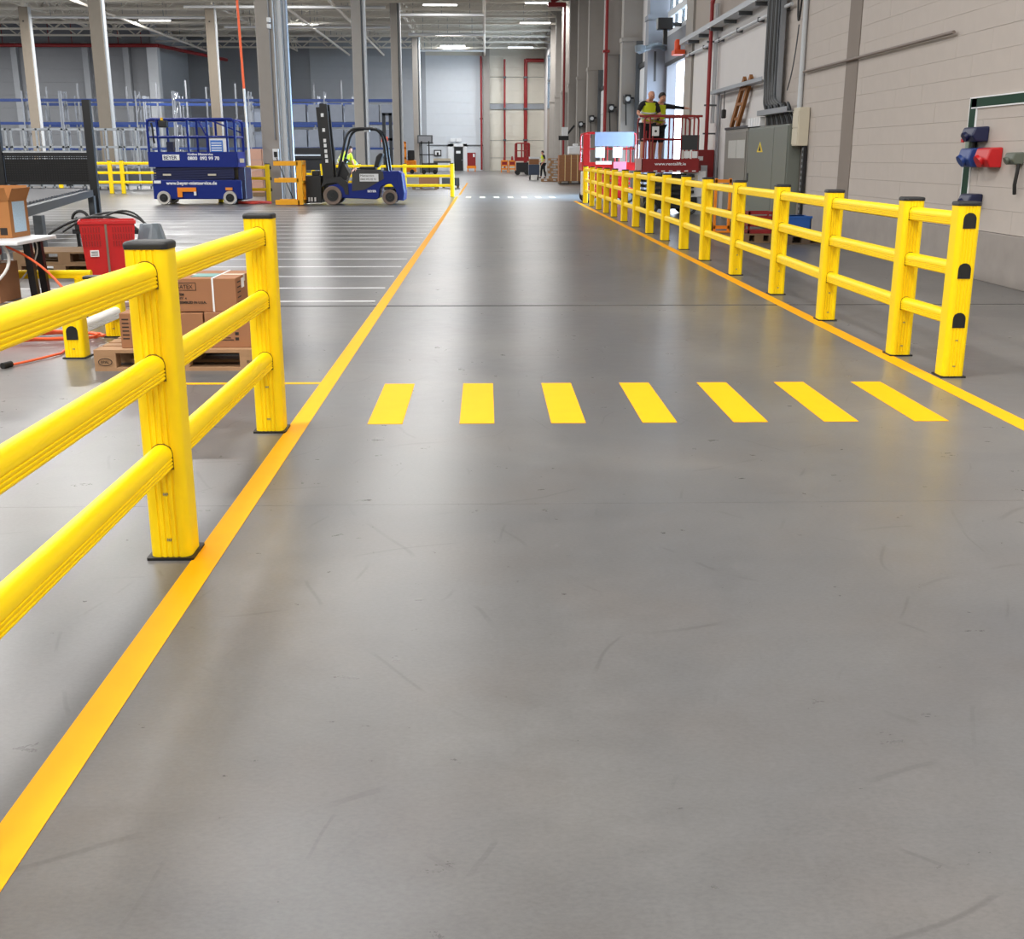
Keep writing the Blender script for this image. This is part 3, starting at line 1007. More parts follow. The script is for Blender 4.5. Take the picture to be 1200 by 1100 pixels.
for x in (-13.9, -11.0, -8.93):
    MB().box(x - 0.085, x + 0.085, -0.06, 0.06, 0, 2.62 if x > -12 else 2.0).build('post', BLACKP, t)
for (x0, x1) in ((-13.8, -11.1), (-10.9, -9.02)):
    f = MB().box(x0, x1, -0.03, 0.03, 1.40, 1.48).box(x0, x1, -0.03, 0.03, 0.78, 0.84).build('frame', BLACKP, t)
    m = MB()
    k = 0
    while x0 + k * 0.055 < x1:
        m.box(x0 + k * 0.055, x0 + k * 0.055 + 0.018, -0.006, 0.006, 0.84, 1.40)
        k += 1
    for j in range(11):
        m.box(x0, x1, -0.008, -0.002, 0.86 + j * 0.05, 0.886 + j * 0.05)
    MB().box(x0, x1, 0.004, 0.012, 0.84, 1.34).build('sheet', mat('black_sheet', (36, 34, 34), 0.5), f)
    w = m.build('wire_mesh', MESHM, f)
    w['kind'] = 'stuff'
    MB().box(x0, x1, -0.05, 0.05, 1.48, 1.51).build('top_strip', PALESTEEL, t)

# ================================================================== WHEELED MACHINES
def wheel(parent, c, r, w, tyre, rim, name='wheel', n=24):
    y0 = c[1] - w / 2
    o = MB().lathe([(r * 0.62, 0.02), (r * 0.93, 0.0), (r, 0.02), (r, w - 0.02), (r * 0.93, w), (r * 0.62, w - 0.02)], (c[0], y0, c[2]), 'y', n).build(name, tyre, parent, True)
    MB().lathe([(r * 0.62, 0.0), (r * 0.5, 0.03), (r * 0.3, 0.03), (r * 0.24, -0.02), (0.01, -0.02)], (c[0], y0 + 0.006, c[2]), 'y', n).build('rim', rim, o, True)
    for k in range(5):
        a = 2 * PI * k / 5
        MB().cyl((c[0] + r * 0.4 * math.cos(a), y0 + 0.03, c[2] + r * 0.4 * math.sin(a)), (c[0] + r * 0.4 * math.cos(a), y0 + 0.015, c[2] + r * 0.4 * math.sin(a)), 0.016, 6).build('bolt', STEEL, o)
    return o


def scissor_lift(name, label, loc, rz, L, D, z_plat, body_m, side_txt, guard_top, group=None, base=True, toe=0.35, wheels=True, rail_r=0.022, tyre=TYRE):
    """Local frame: X from 0 to L (length), Y from 0 to D (depth, near side is Y=0)."""
    t = thing(name, label, 'scissor lift', loc, rz, group)
    zb = z_plat - toe
    MB().box(0, L, 0, D, zb, zb + 0.06).build('platform', body_m, t)
    MB().box(0.0, L, -0.02, 0.0, zb, z_plat).build('toe_board', body_m, t)
    MB().box(0.0, L, D, D + 0.02, zb, z_plat).build('toe_board', body_m, t)
    MB().box(-0.02, 0.0, 0, D, zb, z_plat).build('toe_board', body_m, t)
    MB().box(L, L + 0.02, 0, D, zb, z_plat).build('toe_board', body_m, t)
    for y in (0.02, D - 0.02):
        pts = [(0.03, y, z_plat)] + [(0.03, y, guard_top - 0.12)] + arc((0.15, y, guard_top - 0.12), 0.12, PI, PI / 2, 5) + arc((L - 0.15, y, guard_top - 0.12), 0.12, PI / 2, 0, 5) + [(L - 0.03, y, z_plat)]
        g = MB().tube(pts, rail_r, 8)
        g.build('guard_rail', body_m, t, True)
        zm = z_plat + (guard_top - z_plat) * 0.46
        MB().cyl((0.03, y, zm), (L - 0.03, y, zm), rail_r * 0.85, 8).build('mid_rail', body_m, t, True)
        for fx in (0.12, 0.46, 0.68, 0.9):
            MB().cyl((L * fx, y, z_plat), (L * fx, y, guard_top), rail_r * 0.9, 8).build('stanchion', body_m, t, True)
    for x in (0.03, L - 0.03):
        for z in (z_plat + (guard_top - z_plat) * 0.46, guard_top - 0.03):
            MB().cyl((x, 0.02, z), (x, D - 0.02, z), rail_r * 0.85, 8).build('end_rail', body_m, t, True)
    return t


# --- blue scissor lift
BX0, BL = -10.02, 2.70
t = scissor_lift('scissor_lift', 'blue scissor lift with white lettering, parked folded before the far yellow barrier', (BX0, 34.6, 0), 0, 2.62, 1.15, 1.53, BLUE, None, 2.46, toe=0.44, rail_r=0.04)
MB().box(0.05, 2.70, 0.02, 1.13, 0.16, 0.72).build('chassis', BLUE, t, bevel=0.02)
MB().box(2.60, 2.80, 0.1, 1.05, 0.14, 1.08).build('end_ladder', mat('dark_blue_paint', (12, 23, 74), 0.4), t, bevel=0.02)
for k in range(5):
    z = 0.74 + 0.07 * k
    MB().bar((0.10, 0.06, z), (2.50, 0.06, z + 0.055), 0.05, 0.055).bar((0.10, 1.09, z + 0.055), (2.50, 1.09, z), 0.05, 0.055).build('scissor_arm', mat('dark_blue_paint', (12, 23, 74), 0.4), t)
MB().box(0.15, 2.45, 0.12, 1.03, 0.70, 1.12).build('scissor_pack', mat('dark_blue_paint', (12, 23, 74), 0.4), t)
for x in (0.38, 1.72):
    MB().box(x, x + 0.24, 0.0, 0.04, 0.845, 0.895).build('pivot_sticker', BEIGE, t)
for x in (0.36, 2.34):
    for y in (0.02, 1.02):
        wheel(t, (x, y + 0.0, 0.20), 0.20, 0.14, TYRE, BLACKP)
o = MB().box(0.78, 1.34, -0.03, 0.02, 0.38, 0.50).box(0.78, 0.92, -0.03, 0.02, 0.22, 0.38).build('pothole_guard', ORANGE, t)
MB().box(1.27, 1.34, -0.034, 0.0, 0.27, 0.38).build('notice', PAPER, t)
MB().box(0.10, 0.3, -0.01, 0.03, 0.62, 0.70).build('notice', PAPER, t)
MB().box(2.22, 2.42, -0.03, 0.03, 0.42, 0.50).build('hazard_sticker', mat('orange_sticker', (236, 150, 60), 0.6), t)
text('www.beyer-mietservice.de', 0.135, (0.46, 0.008, 0.585), FRONT, WINK, t, width=1.03, bold=0.004)
p = MB().box(0.42, 0.92, -0.034, -0.02, 1.29, 1.45).build('sign_plate', PAPER, t)
text('BEYER', 0.145, (0.445, -0.036, 1.315), FRONT, mat('dark_blue_paint', (12, 23, 74), 0.4), t, width=1.0, bold=0.003)
text('Hotline Mietservice', 0.095, (1.16, -0.022, 1.43), FRONT, WINK, t, width=1.0, bold=0.002)
text('0800  092 99 70', 0.135, (1.16, -0.022, 1.30), FRONT, WINK, t, width=1.05, bold=0.004)
MB().box(1.82, 2.32, 0.03, 0.05, 1.49, 1.93).build('notice_board', WPLAST, t)
pb = MB().box(1.85, 2.22, 0.02, 0.03, 1.50, 1.86).build('notice_sheet', mat('blue_notice', (70, 120, 200), 0.5), t)
for k in range(4):
    MB().box(1.88, 2.18, 0.017, 0.02, 1.56 + 0.07 * k, 1.585 + 0.07 * k).build('print_line', WINK, pb)
cb = MB().box(0.36, 0.62, -0.02, 0.16, 2.22, 2.42).build('control_box', BLACK, t, bevel=0.03)
MB().cyl((0.48, 0.0, 2.42), (0.48, 0.0, 2.5), 0.045, 12).build('stop_button', mat('yellow_button', (240, 190, 40), 0.4), cb, True)
MB().tube(bez((0.14, 0.05, 2.35), (0.22, 0.0, 2.1), (0.16, 0.0, 1.9), (0.20, 0.05, 1.78)), 0.03, 8).build('hose', BLACK, t, True)
MB().bar((1.52, 0.02, 2.44), (1.76, 0.02, 1.98), 0.045).build('gate_bar', BLUE, t)
MB().bar((1.76, 0.02, 1.98), (1.76, 0.02, 1.52), 0.045).build('gate_bar', BLUE, t)
MB().bar((1.70, 1.1, 2.44), (2.55, 1.1, 2.1), 0.045).build('gate_bar', BLUE, t)
MB().bar((1.30, 1.1, 2.44), (1.50, 1.1, 2.0), 0.045).build('gate_bar', BLUE, t)
MB().box(0.42, 0.62, 0.5, 0.7, 1.53, 1.82).build('tool_box', DBLUE, t)
MB().box(2.68, 2.80, 0.06, 0.14, 1.22, 1.34).build('lamp', BEIGE, t)

# --- red cords on the floor by the lift
pts = []
for k in range(60):
    a = k * 0.5
    pts.append((-7.05 + (0.30 + 0.10 * math.sin(k)) * math.cos(a) * 1.4, 35.1 + (0.25 + 0.06 * math.cos(k * 1.3)) * math.sin(a), 0.02 + 0.0008 * k))
tag(MB().tube(pts, 0.022, 6).build('air_hose', mat('red_hose', (200, 60, 44), 0.5), None, True), 'red air hose coiled on the floor beside the grey column', 'hose')

# --- forklift (faces left)
FY = 34.3
t = thing('forklift', 'blue forklift facing left with a tall black mast', 'forklift', (-4.7, FY, 0))
DK = mat('charcoal_cover', (58, 58, 60), 0.5)
prof = [(0.02, 0.28), (0.42, 0.20), (1.45, 0.16), (1.52, 0.22), (1.55, 0.45), (1.62, 0.55), (1.88, 0.62), (2.02, 0.45), (2.06, 0.14), (2.26, 0.12), (2.29, 0.35), (2.22, 0.90), (2.12, 0.98), (1.62, 0.98), (1.55, 0.93), (0.80, 0.93), (0.74, 0.62), (0.50, 0.60), (0.30, 0.62), (0.02, 0.55)]
MB().prism(prof, 'y', 0.0, 1.1).build('chassis', BLUE, t, bevel=0.02)
MB().prism([(0.72, 0.40), (1.10, 0.44), (1.68, 0.76), (1.66, 0.97), (0.74, 0.97)], 'y', -0.012, 0.02).build('battery_cover', DK, t)
MB().prism([(0.82, 0.93), (1.62, 0.93), (1.60, 1.01), (0.86, 1.03)], 'y', 0.05, 1.05).build('hood', DK, t, bevel=0.01)
MB().prism([(0.92, 1.02), (1.42, 1.02), (1.44, 1.10), (0.94, 1.10)], 'y', 0.25, 0.8).build('seat_cushion', BLACK, t, bevel=0.03)
MB().prism([(1.36, 1.08), (1.50, 1.08), (1.66, 1.48), (1.56, 1.50), (1.44, 1.40)], 'y', 0.27, 0.78).build('seat_back', BLACK, t, bevel=0.03)
s = MB().box(0.96, 1.52, -0.018, -0.010, 0.68, 0.90).build('sign_plate', WPLAST, t)
text('Mietservice', 0.085, (0.98, -0.02, 0.82), FRONT, INK, s, width=1.05)
text('0800 092 99 70', 0.075, (0.98, -0.02, 0.72), FRONT, INK, s, width=0.98)
text('BEYER', 0.085, (1.18, -0.004, 0.37), FRONT, WINK, t, width=1.1, bold=0.003)
# counterweight highlight edge is a moulded ridge
MB().prism([(2.10, 0.14), (2.24, 0.12), (2.27, 0.35), (2.20, 0.90), (2.08, 0.95)], 'y', -0.015, 0.0).build('counterweight', BLUE, t, bevel=0.01)
wheel(t, (0.14, 0.02, 0.275), 0.275, 0.2, TYREB, BLACKP)
wheel(t, (0.14, 1.0, 0.275), 0.275, 0.2, TYREB, BLACKP)
wheel(t, (1.85, 0.02, 0.225), 0.225, 0.16, TYREB, BLACKP)
wheel(t, (1.85, 1.0, 0.225), 0.225, 0.16, TYREB, BLACKP)
MB().prism([(-0.20, 0.50), (-0.02, 0.62), (0.28, 0.64), (0.46, 0.50), (0.52, 0.30), (0.62, 0.30), (0.60, 0.66), (0.40, 0.82), (-0.10, 0.78)], 'y', -0.02, 0.12).build('front_fender', BLACKP, t)
for y in (0.06, 1.04):
    pts = [(0.26, y, 0.70), (0.46, y, 1.45)] + bez((0.60, y, 1.95), (0.68, y, 2.14), (0.78, y, 2.18), (1.0, y, 2.19), 6) + bez((1.35, y, 2.19), (1.58, y, 2.17), (1.66, y, 2.05), (1.72, y, 1.7), 6) + [(1.80, y, 0.98)]
    MB().tube(pts, 0.04, 8).build('overhead_guard', BLACKP, t, True)
for k in range(5):
    x = 0.85 + 0.16 * k
    MB().bar((x, 0.06, 2.19), (x, 1.04, 2.19), 0.035).build('guard_slat', BLACKP, t)
MB().box(1.12, 1.28, 0.2, 0.4, 2.10, 2.17).build('work_lamp', WPLAST, t)
MB().bar((0.30, 0.5, 0.72), (0.52, 0.5, 1.28), 0.05).build('steering_column', BLACK, t)
MB().tube([(0.55 + 0.16 * math.cos(a) * 0.5, 0.5 + 0.17 * math.sin(a), 1.30 - 0.16 * math.cos(a) * 0.4) for a in [2 * PI * k / 18 for k in range(19)]], 0.016, 6, False).build('steering_wheel', BLACK, t, True)
MB().prism([(0.22, 0.62), (0.50, 0.62), (0.62, 0.92), (0.46, 1.25), (0.34, 1.25)], 'y', 0.2, 0.9).build('dashboard', BLACKP, t)
ms = MB()
for y in (0.22, 0.80):
    ms.bar((0.10, y, 0.12), (-0.06, y, 2.88), 0.22, 0.14)
ms.build('mast_channel', BLACKP, t)
ms = MB()
for y in (0.34, 0.68):
    ms.bar((-0.04, y, 0.12), (-0.20, y, 2.80), 0.18, 0.12)
ms.bar((-0.10, 0.2, 2.84), (-0.10, 0.82, 2.84), 0.12).bar((-0.05, 0.2, 1.7), (-0.05, 0.82, 1.7), 0.10).bar((0.0, 0.2, 1.0), (0.0, 0.82, 1.0), 0.10)
ms.box(-0.12, 0.02, 0.30, 0.74, 0.9, 2.7)
ms.build('inner_mast', BLACKP, t)
for z in (1.22, 1.36, 1.50, 1.66, 1.80, 2.10, 2.52):
    x = 0.06 - 0.16 * (z - 0.12) / 2.76 + 0.0
    MB().box(x - 0.05, x + 0.03, 0.13, 0.145, z, z + 0.10).build('mast_sticker', WPLAST, t)
MB().box(-0.66, -0.20, 0.05, 0.95, 0.06, 0.84).build('fork_carriage', BLACKP, t, bevel=0.01)
MB().box(-0.50, -0.28, 0.3, 0.7, 0.84, 0.98).build('carriage_head', BLACKP, t, bevel=0.01)
for x in (-0.60, -0.52, -0.42):
    MB().box(x, x + 0.05, 0.036, 0.05, 0.10, 0.22).build('notice', PAPER, t)
for y in (0.25, 0.7):
    MB().box(-1.3, -0.64, y, y + 0.12, 0.03, 0.08).build('fork_tine', BLACKP, t)
# --- orange bracket standing before the forks
t = thing('steel_bracket', 'amber yellow three-armed steel bracket standing between column and forklift', 'bracket', (-6.20, 33.85, 0))
for z, d in ((0.09, 0.14), (0.72, 0.12), (1.20, 0.13)):
    MB().box(0, 0.72, 0.0, 0.12, z - d / 2, z + d / 2).build('arm', AMBER, t, bevel=0.008)
    MB().box(0, 0.72, 0.75, 0.87, z - d / 2, z + d / 2).build('arm', AMBER, t, bevel=0.008)
MB().box(0.66, 0.82, 0.0, 0.12, 0.02, 1.28).build('upright', AMBER, t, bevel=0.008)
MB().box(0.66, 0.82, 0.75, 0.87, 0.02, 1.28).build('upright', AMBER, t, bevel=0.008)
for z in (0.10, 0.66, 1.22):
    MB().box(0.70, 0.80, 0.12, 0.75, z - 0.05, z + 0.05).build('cross_bar', AMBER, t)
t = thing('fire_extinguisher', 'red fire extinguisher on the floor inside the amber bracket', 'extinguisher', (-5.55, 34.2, 0))
MB().lathe([(0.06, 0), (0.075, 0.02), (0.075, 0.42), (0.05, 0.5), (0.025, 0.54)], (0, 0, 0), 'z', 16).build('cylinder', RED, t, True)
MB().box(-0.03, 0.06, -0.02, 0.02, 0.54, 0.62).build('valve', BLACK, t)
MB().tube(bez((0.05, 0, .58), (.14, 0, .55), (.13, 0, .3), (.09, 0, .2)), 0.012, 6).build('hose', BLACK, t, True)
cord('power_cable', 'black cable hanging from the column socket to the floor', bez((-6.45, 35.85, 1.35), (-6.2, 35.4, 0.9), (-6.0, 34.9, 0.5), (-5.75, 34.75, 0.02)), 0.014, BLACK)


# ================================================================== PEOPLE
def skinned(name, verts, edges, radii, m, parent, root=0, sub=2):
    me = bpy.data.meshes.new(name)
    me.from_pydata(verts, edges, [])
    me.materials.append(m)
    o = put(name, me, parent)
    o.modifiers.new('skin', 'SKIN')
    sk = me.skin_vertices
    if not sk:
        return o
    for i, r in enumerate(radii):
        r = r if isinstance(r, tuple) else (r, r)
        sk[0].data[i].radius = r
        sk[0].data[i].use_root = (i == root)
    s = o.modifiers.new('round', 'SUBSURF')
    s.levels = s.render_levels = sub
    for md in o.modifiers:
        if md.type == 'SKIN':
            md.use_smooth_shade = True
    return o


def person(label, loc, rz, hair, arms, lean=0.0, look=(0, -0.1), trousers='shorts', vest=True, h=1.76, step=0.0, bald=False, top=DARKCLOTH, group=None, long_sleeve=False):
    """Faces local -Y. arms: ((elbow xyz, wrist xyz) for the left, for the right), relative to the leaned chest frame origin at the feet."""
    t = thing('person', label, 'person', loc, rz, group)
    k = h / 1.76

    def up(p):                 # lean everything above the hips forward
        x, y, z = p
        dz = z - 0.95
        return (x * k, (y * math.cos(lean) - dz * math.sin(lean)) * k, (0.95 + dz * math.cos(lean) + y * math.sin(lean)) * k)

    V, E, Rr = [], [], []

    def v(p, r, link=None, leaned=True):
        V.append(up(p) if leaned else tuple(c * k for c in p))
        Rr.append(tuple(q * k for q in r) if isinstance(r, tuple) else r * k)
        if link is not None:
            E.append((link, len(V) - 1))
        return len(V) - 1
    pelvis = v((0, 0, 0.96), (0.145, 0.105))
    waist = v((0, 0, 1.12), (0.135, 0.095), pelvis)
    chest = v((0, 0.0, 1.30), (0.155, 0.11), waist)
    upper = v((0, 0.01, 1.42), (0.12, 0.085), chest)
    neck = v((0, 0.0, 1.51), 0.052, upper)
    jaw = v((0, look[1] * 0.35, 1.565), (0.062, 0.070), neck)
    skull = v((0, look[1] * 0.35 + 0.012, 1.655), (0.076, 0.092), jaw)
    crown = v((0, look[1] * 0.2 + 0.02, 1.725), (0.055, 0.066), skull)
    nose = v((0, look[1] * 0.35 - 0.098, 1.625), 0.014, skull)
    for s in (-1, 1):
        v((s * 0.082, look[1] * 0.35 + 0.02, 1.635), 0.016, skull)
    wr_ids = []
    for s, (el, wr_) in zip((-1, 1), arms):
        sh = v((s * 0.185, 0.01, 1.425), 0.058, upper)
        e = v(el, 0.043, sh, False)
        w = v(wr_, 0.030, e, False)
        d = (Vector(wr_) - Vector(el)).normalized()
        side = d.cross(Vector((0, 0, 1)))
        side = side.normalized() if side.length > 0.1 else Vector((1, 0, 0))
        drop = Vector((0, 0, -1))
        palm = Vector(wr_) + d * 0.055
        pv = v(tuple(palm), (0.036, 0.020), w, False)
        for j, (ln, o_) in enumerate(((0.075, -0.030), (0.088, -0.010), (0.082, 0.010), (0.062, 0.030))):
            a = palm + d * 0.035 + side * o_
            b_ = a + d * ln * 0.5 + drop * 0.012
            c_ = b_ + d * ln * 0.35 + drop * 0.03
            f1 = v(tuple(a), 0.0105, pv, False)
            f2 = v(tuple(b_), 0.0095, f1, False)
            v(tuple(c_), 0.008, f2, False)
        th = v(tuple(palm - side * 0.042 + drop * 0.012), 0.012, pv, False)
        v(tuple(palm - side * 0.058 + d * 0.035 + drop * 0.022), 0.010, th, False)
        wr_ids.append(w)
    for s in (-1, 1):
        y = s * step
        hip = v((s * 0.088, 0, 0.90), 0.092, pelvis, False)
        kn = v((s * 0.10, -0.015 + y * 0.5, 0.50), 0.058, hip, False)
        cf = v((s * 0.10, 0.01 + y * 0.8, 0.34), 0.054, kn, False)
        an = v((s * 0.105, 0.02 + y, 0.10), 0.038, cf, False)
        he = v((s * 0.105, 0.03 + y, 0.045), 0.036, an, False)
        v((s * 0.12, -0.14 + y, 0.035), 0.032, he, False)
    skinned('body', V, E, Rr, SKIN, t, 0)

    def garment(name, ids, m, add, extra=()):
        idx = {q: i for i, q in enumerate(ids)}
        vs = [V[q] for q in ids]
        es = [(idx[a], idx[b]) for a, b in E if a in idx and b in idx]
        rs = []
        for q in ids:
            r = Rr[q]
            rs.append((r[0] + add, r[1] + add) if isinstance(r, tuple) else r + add)
        return vs, es, rs
    n_arm = 3 + 1 + 12 + 2
    sh0 = nose + 3
    a_ids = [sh0, sh0 + n_arm]
    # shirt: torso with sleeves to the elbow
    ids = [waist, pelvis, chest, upper] + [a for a in a_ids] + [a + 1 for a in a_ids]
    vs, es, rs = garment('shirt', ids, top, 0.012)
    if long_sleeve:
        ids2 = ids + [a + 2 for a in a_ids]
        vs, es, rs = garment('shirt', ids2, top, 0.012)
    for a in ([] if long_sleeve else a_ids):           # sleeves stop above the elbow
        i = ids.index(a + 1)
        p0, p1 = Vector(V[a]), Vector(V[a + 1])
        vs[i] = tuple(p0 + (p1 - p0) * 0.85)
    skinned('shirt', vs, es, rs, top, t, 0)
    if vest:
        ids = [chest, waist, pelvis, upper] + a_ids
        vs, es, rs = garment('vest', ids, HIVIS, 0.024)
        for a in a_ids:
            i = ids.index(a)
            vs[i] = tuple(Vector(V[upper]) + (Vector(V[a]) - Vector(V[upper])) * 0.72)
        ve = skinned('hi_vis_vest', vs, es, rs, HIVIS, t, 0)
        for zc in (1.10, 1.22):
            pts = [up((0.172 * math.cos(q), 0.138 * math.sin(q), zc)) for q in [2 * PI * j / 20 for j in range(21)]]
            MB().tube(pts, 0.022, 6, False).build('reflective_band', REFLECT, ve, True)
    base = a_ids[1] + n_arm
    legs = []
    for b0 in (base, base + 6):
        legs += [b0, b0 + 1] + ([b0 + 2, b0 + 3] if trousers == 'long' else [])
    vs, es, rs = garment('trousers', [pelvis] + legs, DARKCLOTH, 0.016)
    if trousers != 'long':
        rs = [r if i in (0,) else ((r[0] + .012, r[1] + .012) if isinstance(r, tuple) else r + 0.012) for i, r in enumerate(rs)]
    skinned('shorts' if trousers != 'long' else 'trousers', vs, es, rs, DARKCLOTH, t, 0)
    for b0 in (base, base + 6):
        vs, es, rs = garment('shoe', [b0 + 4, b0 + 5, b0 + 3], SHOE, 0.011)
        skinned('shoe', vs, es, rs, SHOE, t, 0)
    hc = Vector(V[skull])
    ax = (Vector(V[crown]) - Vector(V[jaw])).normalized()
    if not bald:
        m = MB()
        vs, fs = [], []
        for i in range(7):
            ph = PI * 0.60 * i / 6
            for j in range(14):
                th = 2 * PI * j / 14
                front = max(0.0, -math.sin(th))
                rr = 0.096 * k * (1 + 0.05 * math.sin(5 * th))
                ph2 = ph * (1 - 0.35 * front)
                vs.append(hc + Vector((0, 0.012, 0)) + Vector((rr * math.sin(ph2) * math.cos(th) * 0.92, rr * 1.12 * math.sin(ph2) * math.sin(th), rr * 1.12 * math.cos(ph2))))
        for i in range(6):
            for j in range(14):
                fs.append((i * 14 + j, i * 14 + (j + 1) % 14, (i + 1) * 14 + (j + 1) % 14, (i + 1) * 14 + j))
        m.add(vs, fs).build('hair', hair, t, True)
    fwd = (Vector(V[nose]) - hc)
    for s in (-1, 1):
        c = hc + fwd * 0.80 + Vector((s * 0.032 * k, 0, 0.022 * k))
        MB().lathe([(0.002, -0.009), (0.009, -0.004), (0.009, 0.004), (0.002, 0.009)], tuple(c), 'y', 8).build('eye', HAIRB, t, True)
    c = hc + fwd * 0.80 + Vector((0, 0.004, -0.060 * k))
    MB().box(c.x - 0.024, c.x + 0.024, c.y - 0.006, c.y + 0.006, c.z - 0.005, c.z + 0.005).build('mouth', mat('lip', (150, 84, 76), 0.6), t)
    return t


# ================================================================== RED LIFTS ON THE RIGHT
# --- the one with two men on it
LZ = 1.34
t = scissor_lift('scissor_lift', 'dark red scissor lift carrying the two men in hi-vis vests', (3.86, 28.2, 0), 0, 1.38, 1.25, LZ, DRED, None, 2.35, toe=0.32, rail_r=0.022)
MB().box(0.05, 1.40, 0.05, 1.2, 0.14, 0.42).build('chassis', BLACKP, t, bevel=0.02)
for k in range(4):
    z = 0.44 + 0.13 * k
    MB().bar((0.12, 0.12, z), (1.32, 0.12, z + 0.11), 0.06, 0.07).bar((0.12, 1.1, z + 0.11), (1.32, 1.1, z), 0.06, 0.07).build('scissor_arm', BLACKP, t)
MB().box(0.5, 1.15, 0.2, 1.0, 0.42, 0.98).build('power_pack', BLACKP, t)
for x in (0.24, 1.2):
    for y in (0.04, 1.1):
        wheel(t, (x, y, 0.19), 0.19, 0.13, BLACK, STEEL)
for k in range(6):
    MB().box(0.28 + 0.19 * k, 0.37 + 0.19 * k, -0.025, -0.02, LZ - 0.30, LZ - 0.275).build('reflector', PAPER, t)
text('www.rentalift.ie', 0.10, (0.30, -0.022, LZ - 0.15), FRONT, WINK, t, width=1.2, bold=0.002)
MB().box(0.96, 1.38, 0.0, 0.03, 1.55, 1.90).build('document_box', mat('dark_grey_plastic', (52, 54, 56), 0.5), t)
for x in (1.02, 1.22):
    MB().box(x, x + 0.14, 0.0, 0.02, 1.36, 1.52).build('notice', PAPER, t)
cb = MB().box(0.22, 0.38, -0.03, 0.05, 1.88, 2.10).build('control_box', WPLAST, t)
MB().cyl((0.30, -0.035, 1.99), (0.30, -0.03, 1.99), 0.03, 10).build('joystick', BLACK, cb)
MB().bar((-0.10, 0.02, 2.34), (1.44, 0.02, 2.34), 0.05).build('top_rail', DRED, t)
for x in (0.08, 0.16, 0.24):
    MB().cyl((x, 0.03, LZ), (x, 0.03, 2.0), 0.018, 8).build('stanchion', DRED, t, True)
MB().box(-0.16, 0.02, 0.0, 0.1, LZ - 0.26, LZ + 0.02).build('notice_plate', mat('pinkish_sticker', (214, 178, 178), 0.6), t)

person('balding man in yellow vest and black shorts at the rail of the red lift', (4.02, 28.72, LZ - 0.14), 0.25, HAIRB,
       (((-0.30, -0.12, 1.18), (-0.20, -0.36, 1.10)), ((0.27, -0.14, 1.14), (0.10, -0.36, 1.10))), lean=0.22, look=(0, -0.25), h=1.80, bald=True)
person('dark-haired man in yellow vest on the red lift, arm stretched out to the goods door', (4.33, 29.02, LZ - 0.14), 0.45, HAIRB,
       (((-0.28, -0.10, 1.16), (-0.16, -0.34, 1.08)), ((0.42, -0.10, 1.40), (0.66, -0.22, 1.38))), lean=0.16, look=(0, -0.2), h=1.74, long_sleeve=True)
# --- second lift further on, hung with a white board
t = scissor_lift('scissor_lift', 'bright red scissor lift hung with a big pale board, behind the right barrier', (3.02, 35.6, 0), 0, 1.66, 1.2, 1.22, RED, None, 2.10, toe=0.24, rail_r=0.022)
MB().box(0.08, 1.60, 0.05, 1.1, 0.14, 0.45).build('chassis', RED, t, bevel=0.02)
for k in range(3):
    z = 0.47 + 0.14 * k
    MB().bar((0.15, 0.12, z), (1.5, 0.12, z + 0.12), 0.06, 0.08).bar((0.15, 1.05, z + .12), (1.5, 1.05, z), 0.06, 0.08).build('scissor_arm', RED, t)
for x in (0.18, 1.45):
    for y in (0.04, 1.04):
        wheel(t, (x, y, 0.19), 0.19, 0.13, BLACK, STEEL)
MB().box(0.36, 1.56, -0.05, -0.02, 1.70, 2.12).build('notice_board', mat('pale_blue_board', (158, 176, 212), 0.4), t)
for x in (0.38, 0.92):
    MB().box(x, x + 0.30, -0.04, -0.03, 1.36, 1.68).build('notice', PAPER, t)
MB().box(0.02, 0.18, -0.03, -0.02, 1.0, 2.05).build('end_panel', RED, t)
MB().box(0.40, 0.9, -0.035, -0.02, 1.16, 1.26).build('notice', PAPER, t)
MB().box(0.95, 1.35, -0.06, -0.02, 0.98, 1.24).build('wrap', PINK, t)
MB().box(-0.06, 0.16, -0.25, -0.05, 0.25, 0.95).build('charger_box', WPLAST, t, bevel=0.02)
MB().box(1.62, 1.74, -0.08, 0.0, 1.2, 1.75).build('notice', PAPER, t)

# --- things between barrier and right wall
t = thing('signal_box', 'white control box on a stand behind the right barrier', 'box', (4.98, 28.3, 0))
MB().box(0, 0.5, 0.1, 0.5, 0.42, 1.05).build('body', WPLAST, t, bevel=0.015)
MB().box(0.05, 0.45, 0.15, 0.45, 0, 0.42).build('stand', PALESTEEL, t)
MB().box(0.08, 0.3, 0.09, 0.1, 0.7, 0.95).build('panel', BEIGE, t)
t = thing('hose_cabinet', 'dark red fire hose cabinet under the red riser pipe', 'cabinet', (5.3, 29.0, 0))
MB().box(0, 0.48, 0, 0.5, 0.62, 1.56).build('body', DRED, t, bevel=0.01)
MB().box(-0.012, 0.0, 0.04, 0.46, 0.66, 1.52).build('door', RED, t)
MB().box(0.16, 0.32, -0.02, 0.0, 0.85, 1.18).build('meter_plate', PALESTEEL, t)
MB().box(0.03, 0.20, -0.015, 0.0, 1.30, 1.40).build('label_plate', PAPER, t)
MB().box(0.06, 0.42, 0.06, 0.44, 0, 0.62).build('stand', DRED, t)
t = thing('riser_pipe', 'dark red riser pipe climbing the right wall from the hose cabinet', 'pipe', (5.58, 29.1, 0))
MB().cyl((0, 0, 1.56), (0, 0, 5.0), 0.048, 14).build('pipe', DRED, t, True)
MB().tube([(0, 0, 5.0), (0.02, 0, 5.1), (0.10, 0, 5.15), (0.22, 0, 5.15)], 0.06, 12).build('elbow', DRED, t, True)
for z in (1.95, 2.63, 4.12, 4.42):
    MB().box(-0.09, 0.22, -0.03, 0.03, z - 0.02, z + 0.02).build('clamp', DARKSTEEL, t)
